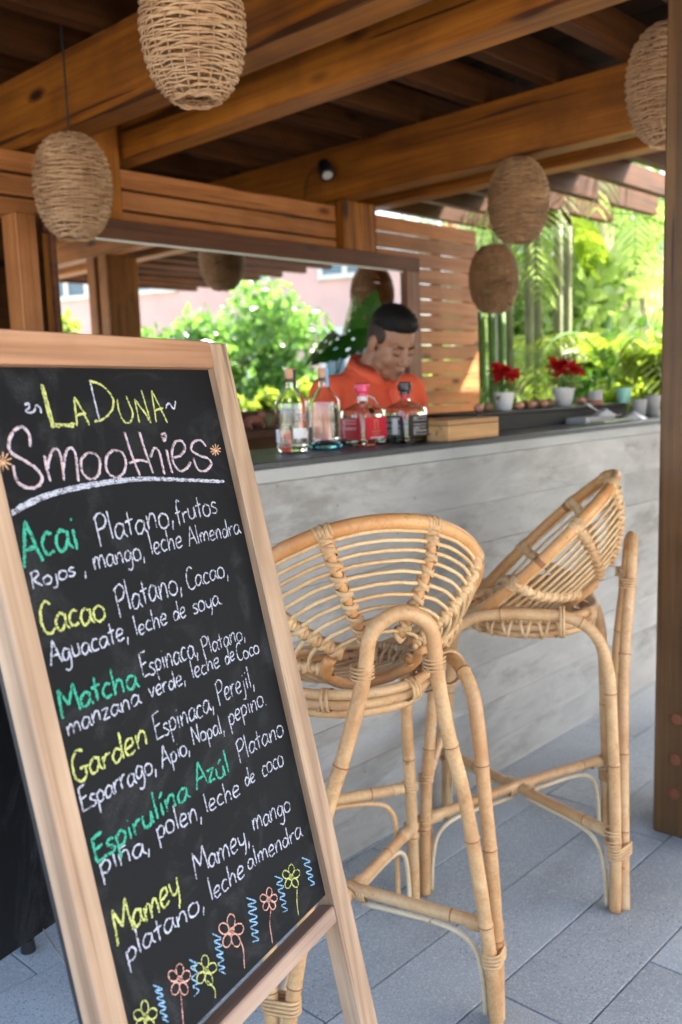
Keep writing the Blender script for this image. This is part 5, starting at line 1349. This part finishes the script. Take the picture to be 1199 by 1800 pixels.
# building with pink walls: one right of the garden, one behind the photographer's right, seen in the mirror
PINK = M_plain('pink_stucco', (.70, .42, .35), .9, .08, 2); CREAM = M_plain('cream_trim', (.72, .66, .56), .8); WGL = M_plain('window_glass', (.12, .16, .18), .1); ROOFT = M_plain('roof_tiles', (.42, .15, .10), .8, .2, 6)
def building(cx_, cy_, ang, wid, dep, hgt, label, nwin, floors, z0=0):
    b = thing('pink_building', (cx_, cy_, 0), label, 'building'); ex = v3((math.cos(ang), math.sin(ang), 0)); ey = v3((-math.sin(ang), math.cos(ang), 0)); ez = v3((0, 0, 1)); c = v3((cx_, cy_, 0))
    MB().obox(c+ez*hgt/2, ex, ey, ez, (wid/2, dep/2, hgt/2)).build('wall', PINK, b)
    MB().obox(c+ez*(hgt+.15), ex, ey, ez, (wid/2+.3, dep/2+.3, .15)).build('roof', ROOFT, b)
    for f in range(floors):
        zc = hgt*(f+.62)/floors
        MB().obox(c+ez*(hgt*(f+1)/floors-.12)-ey*(dep/2+.04), ex, ey, ez, (wid/2, .04, .08)).build('cornice', CREAM, b)
        for k in range(nwin):
            x = -wid/2+wid*(k+.5)/nwin; p = c+ex*x-ey*(dep/2+.03)+ez*zc
            fr = MB(); 
            for sx in (-1, 0, 1): fr.obox(p+ex*sx*.52, ex, ey, ez, (.05, .05, .75))
            for sz in (-1, 1): fr.obox(p+ez*sz*.7, ex, ey, ez, (.57, .045, .05))
            fo = fr.build('window_frame', CREAM, b); MB().obox(p, ex, ey, ez, (.5, .01, .68)).build('window_pane', WGL, fo)
    return b
YV = 2*YM
def mirror_pt(px, D):       # place that the mirror shows at this pixel
    p = pt_at(px, D); return v3((p[0], YV-p[1], 0))
p = mirror_pt(610, 22); building(p[0], p[1], R(246), 13, 6, 5.3, 'pink building with cream window frames seen only in the mirror', 6, 2)
p = pt_at(1150, 24); building(p[0]+1, p[1]+1, R(-52), 9, 6, 5.4, 'pink building with red tiled roof beyond the palms', 3, 2)
for i, (px, D, h, rx, rz, n, sz, mt, lab) in enumerate(((415, 13.5, 2.95, 1.45, 1.15, 6000, .15, LEAFT, 'round bright green tree reflected in the middle of the mirror'),
        (290, 14.5, 2.75, 1.3, 1.1, 4500, .15, LEAFT, 'bright green tree reflected beside the post in the mirror'), (520, 12.8, 2.0, .6, .75, 1700, .12, LEAFT, 'small feathery green tree reflected near the pink wall'),
        (150, 16, 2.9, 1.2, 1.3, 4000, .17, LEAFY, 'pale green tree reflected at the left of the mirror'))):
    p = mirror_pt(px, D); tree(p[0], p[1], h, (rx, rx, rz), n, sz, mt, lab, seed=i*3+1, group='trees reflected in the mirror')
for i, (px, D) in enumerate(((430, 9.5), (475, 9.3), (525, 9.6), (380, 9.8))):
    p = mirror_pt(px, D); t_ = thing('shrub', (p[0], p[1], 0), ['yellow-green shrub reflected low in the mirror below the round tree', 'yellow-green shrub reflected behind the leftmost bottle', 'yellow-green shrub reflected low near the pink wall', 'yellow-green shrub reflected low behind the top corner of the chalkboard'][i], 'shrub', 'shrubs reflected in the mirror')
    MB().tube([(p[0], p[1], 0), (p[0], p[1], .8)], .03, 6).build('stem', TRUNK, t_); leafcloud('foliage', (p[0], p[1], .95), (.42, .42, .42), 1300, .12, LEAFY, t_, 12, i+50)
# far wooded hills closing the horizon
HILL = M_plain('wooded_hill', (.05, .10, .035), .95, .35, .8)
m = MB(); n = 64; V = []; Fs = []
for i in range(n):
    a = 2*math.pi*i/n; rr = 55
    for j, (q, z) in enumerate(((rr, -1), (rr*1.15, 1.5+.8*math.sin(i*.7)+.5*math.sin(i*1.9)), (rr*1.5, 3+1.5*math.sin(i*.5+1)+1.0*math.sin(i*1.3)), (rr*1.9, -1))): V.append((q*math.cos(a), q*math.sin(a), z))
for i in range(n):
    for j in range(3): k = (i+1) % n; Fs.append((i*4+j, k*4+j, k*4+j+1, i*4+j+1))
m.add(V, Fs).build('hills', HILL, loc=(0, 0, 0), smooth=True, kind='structure')
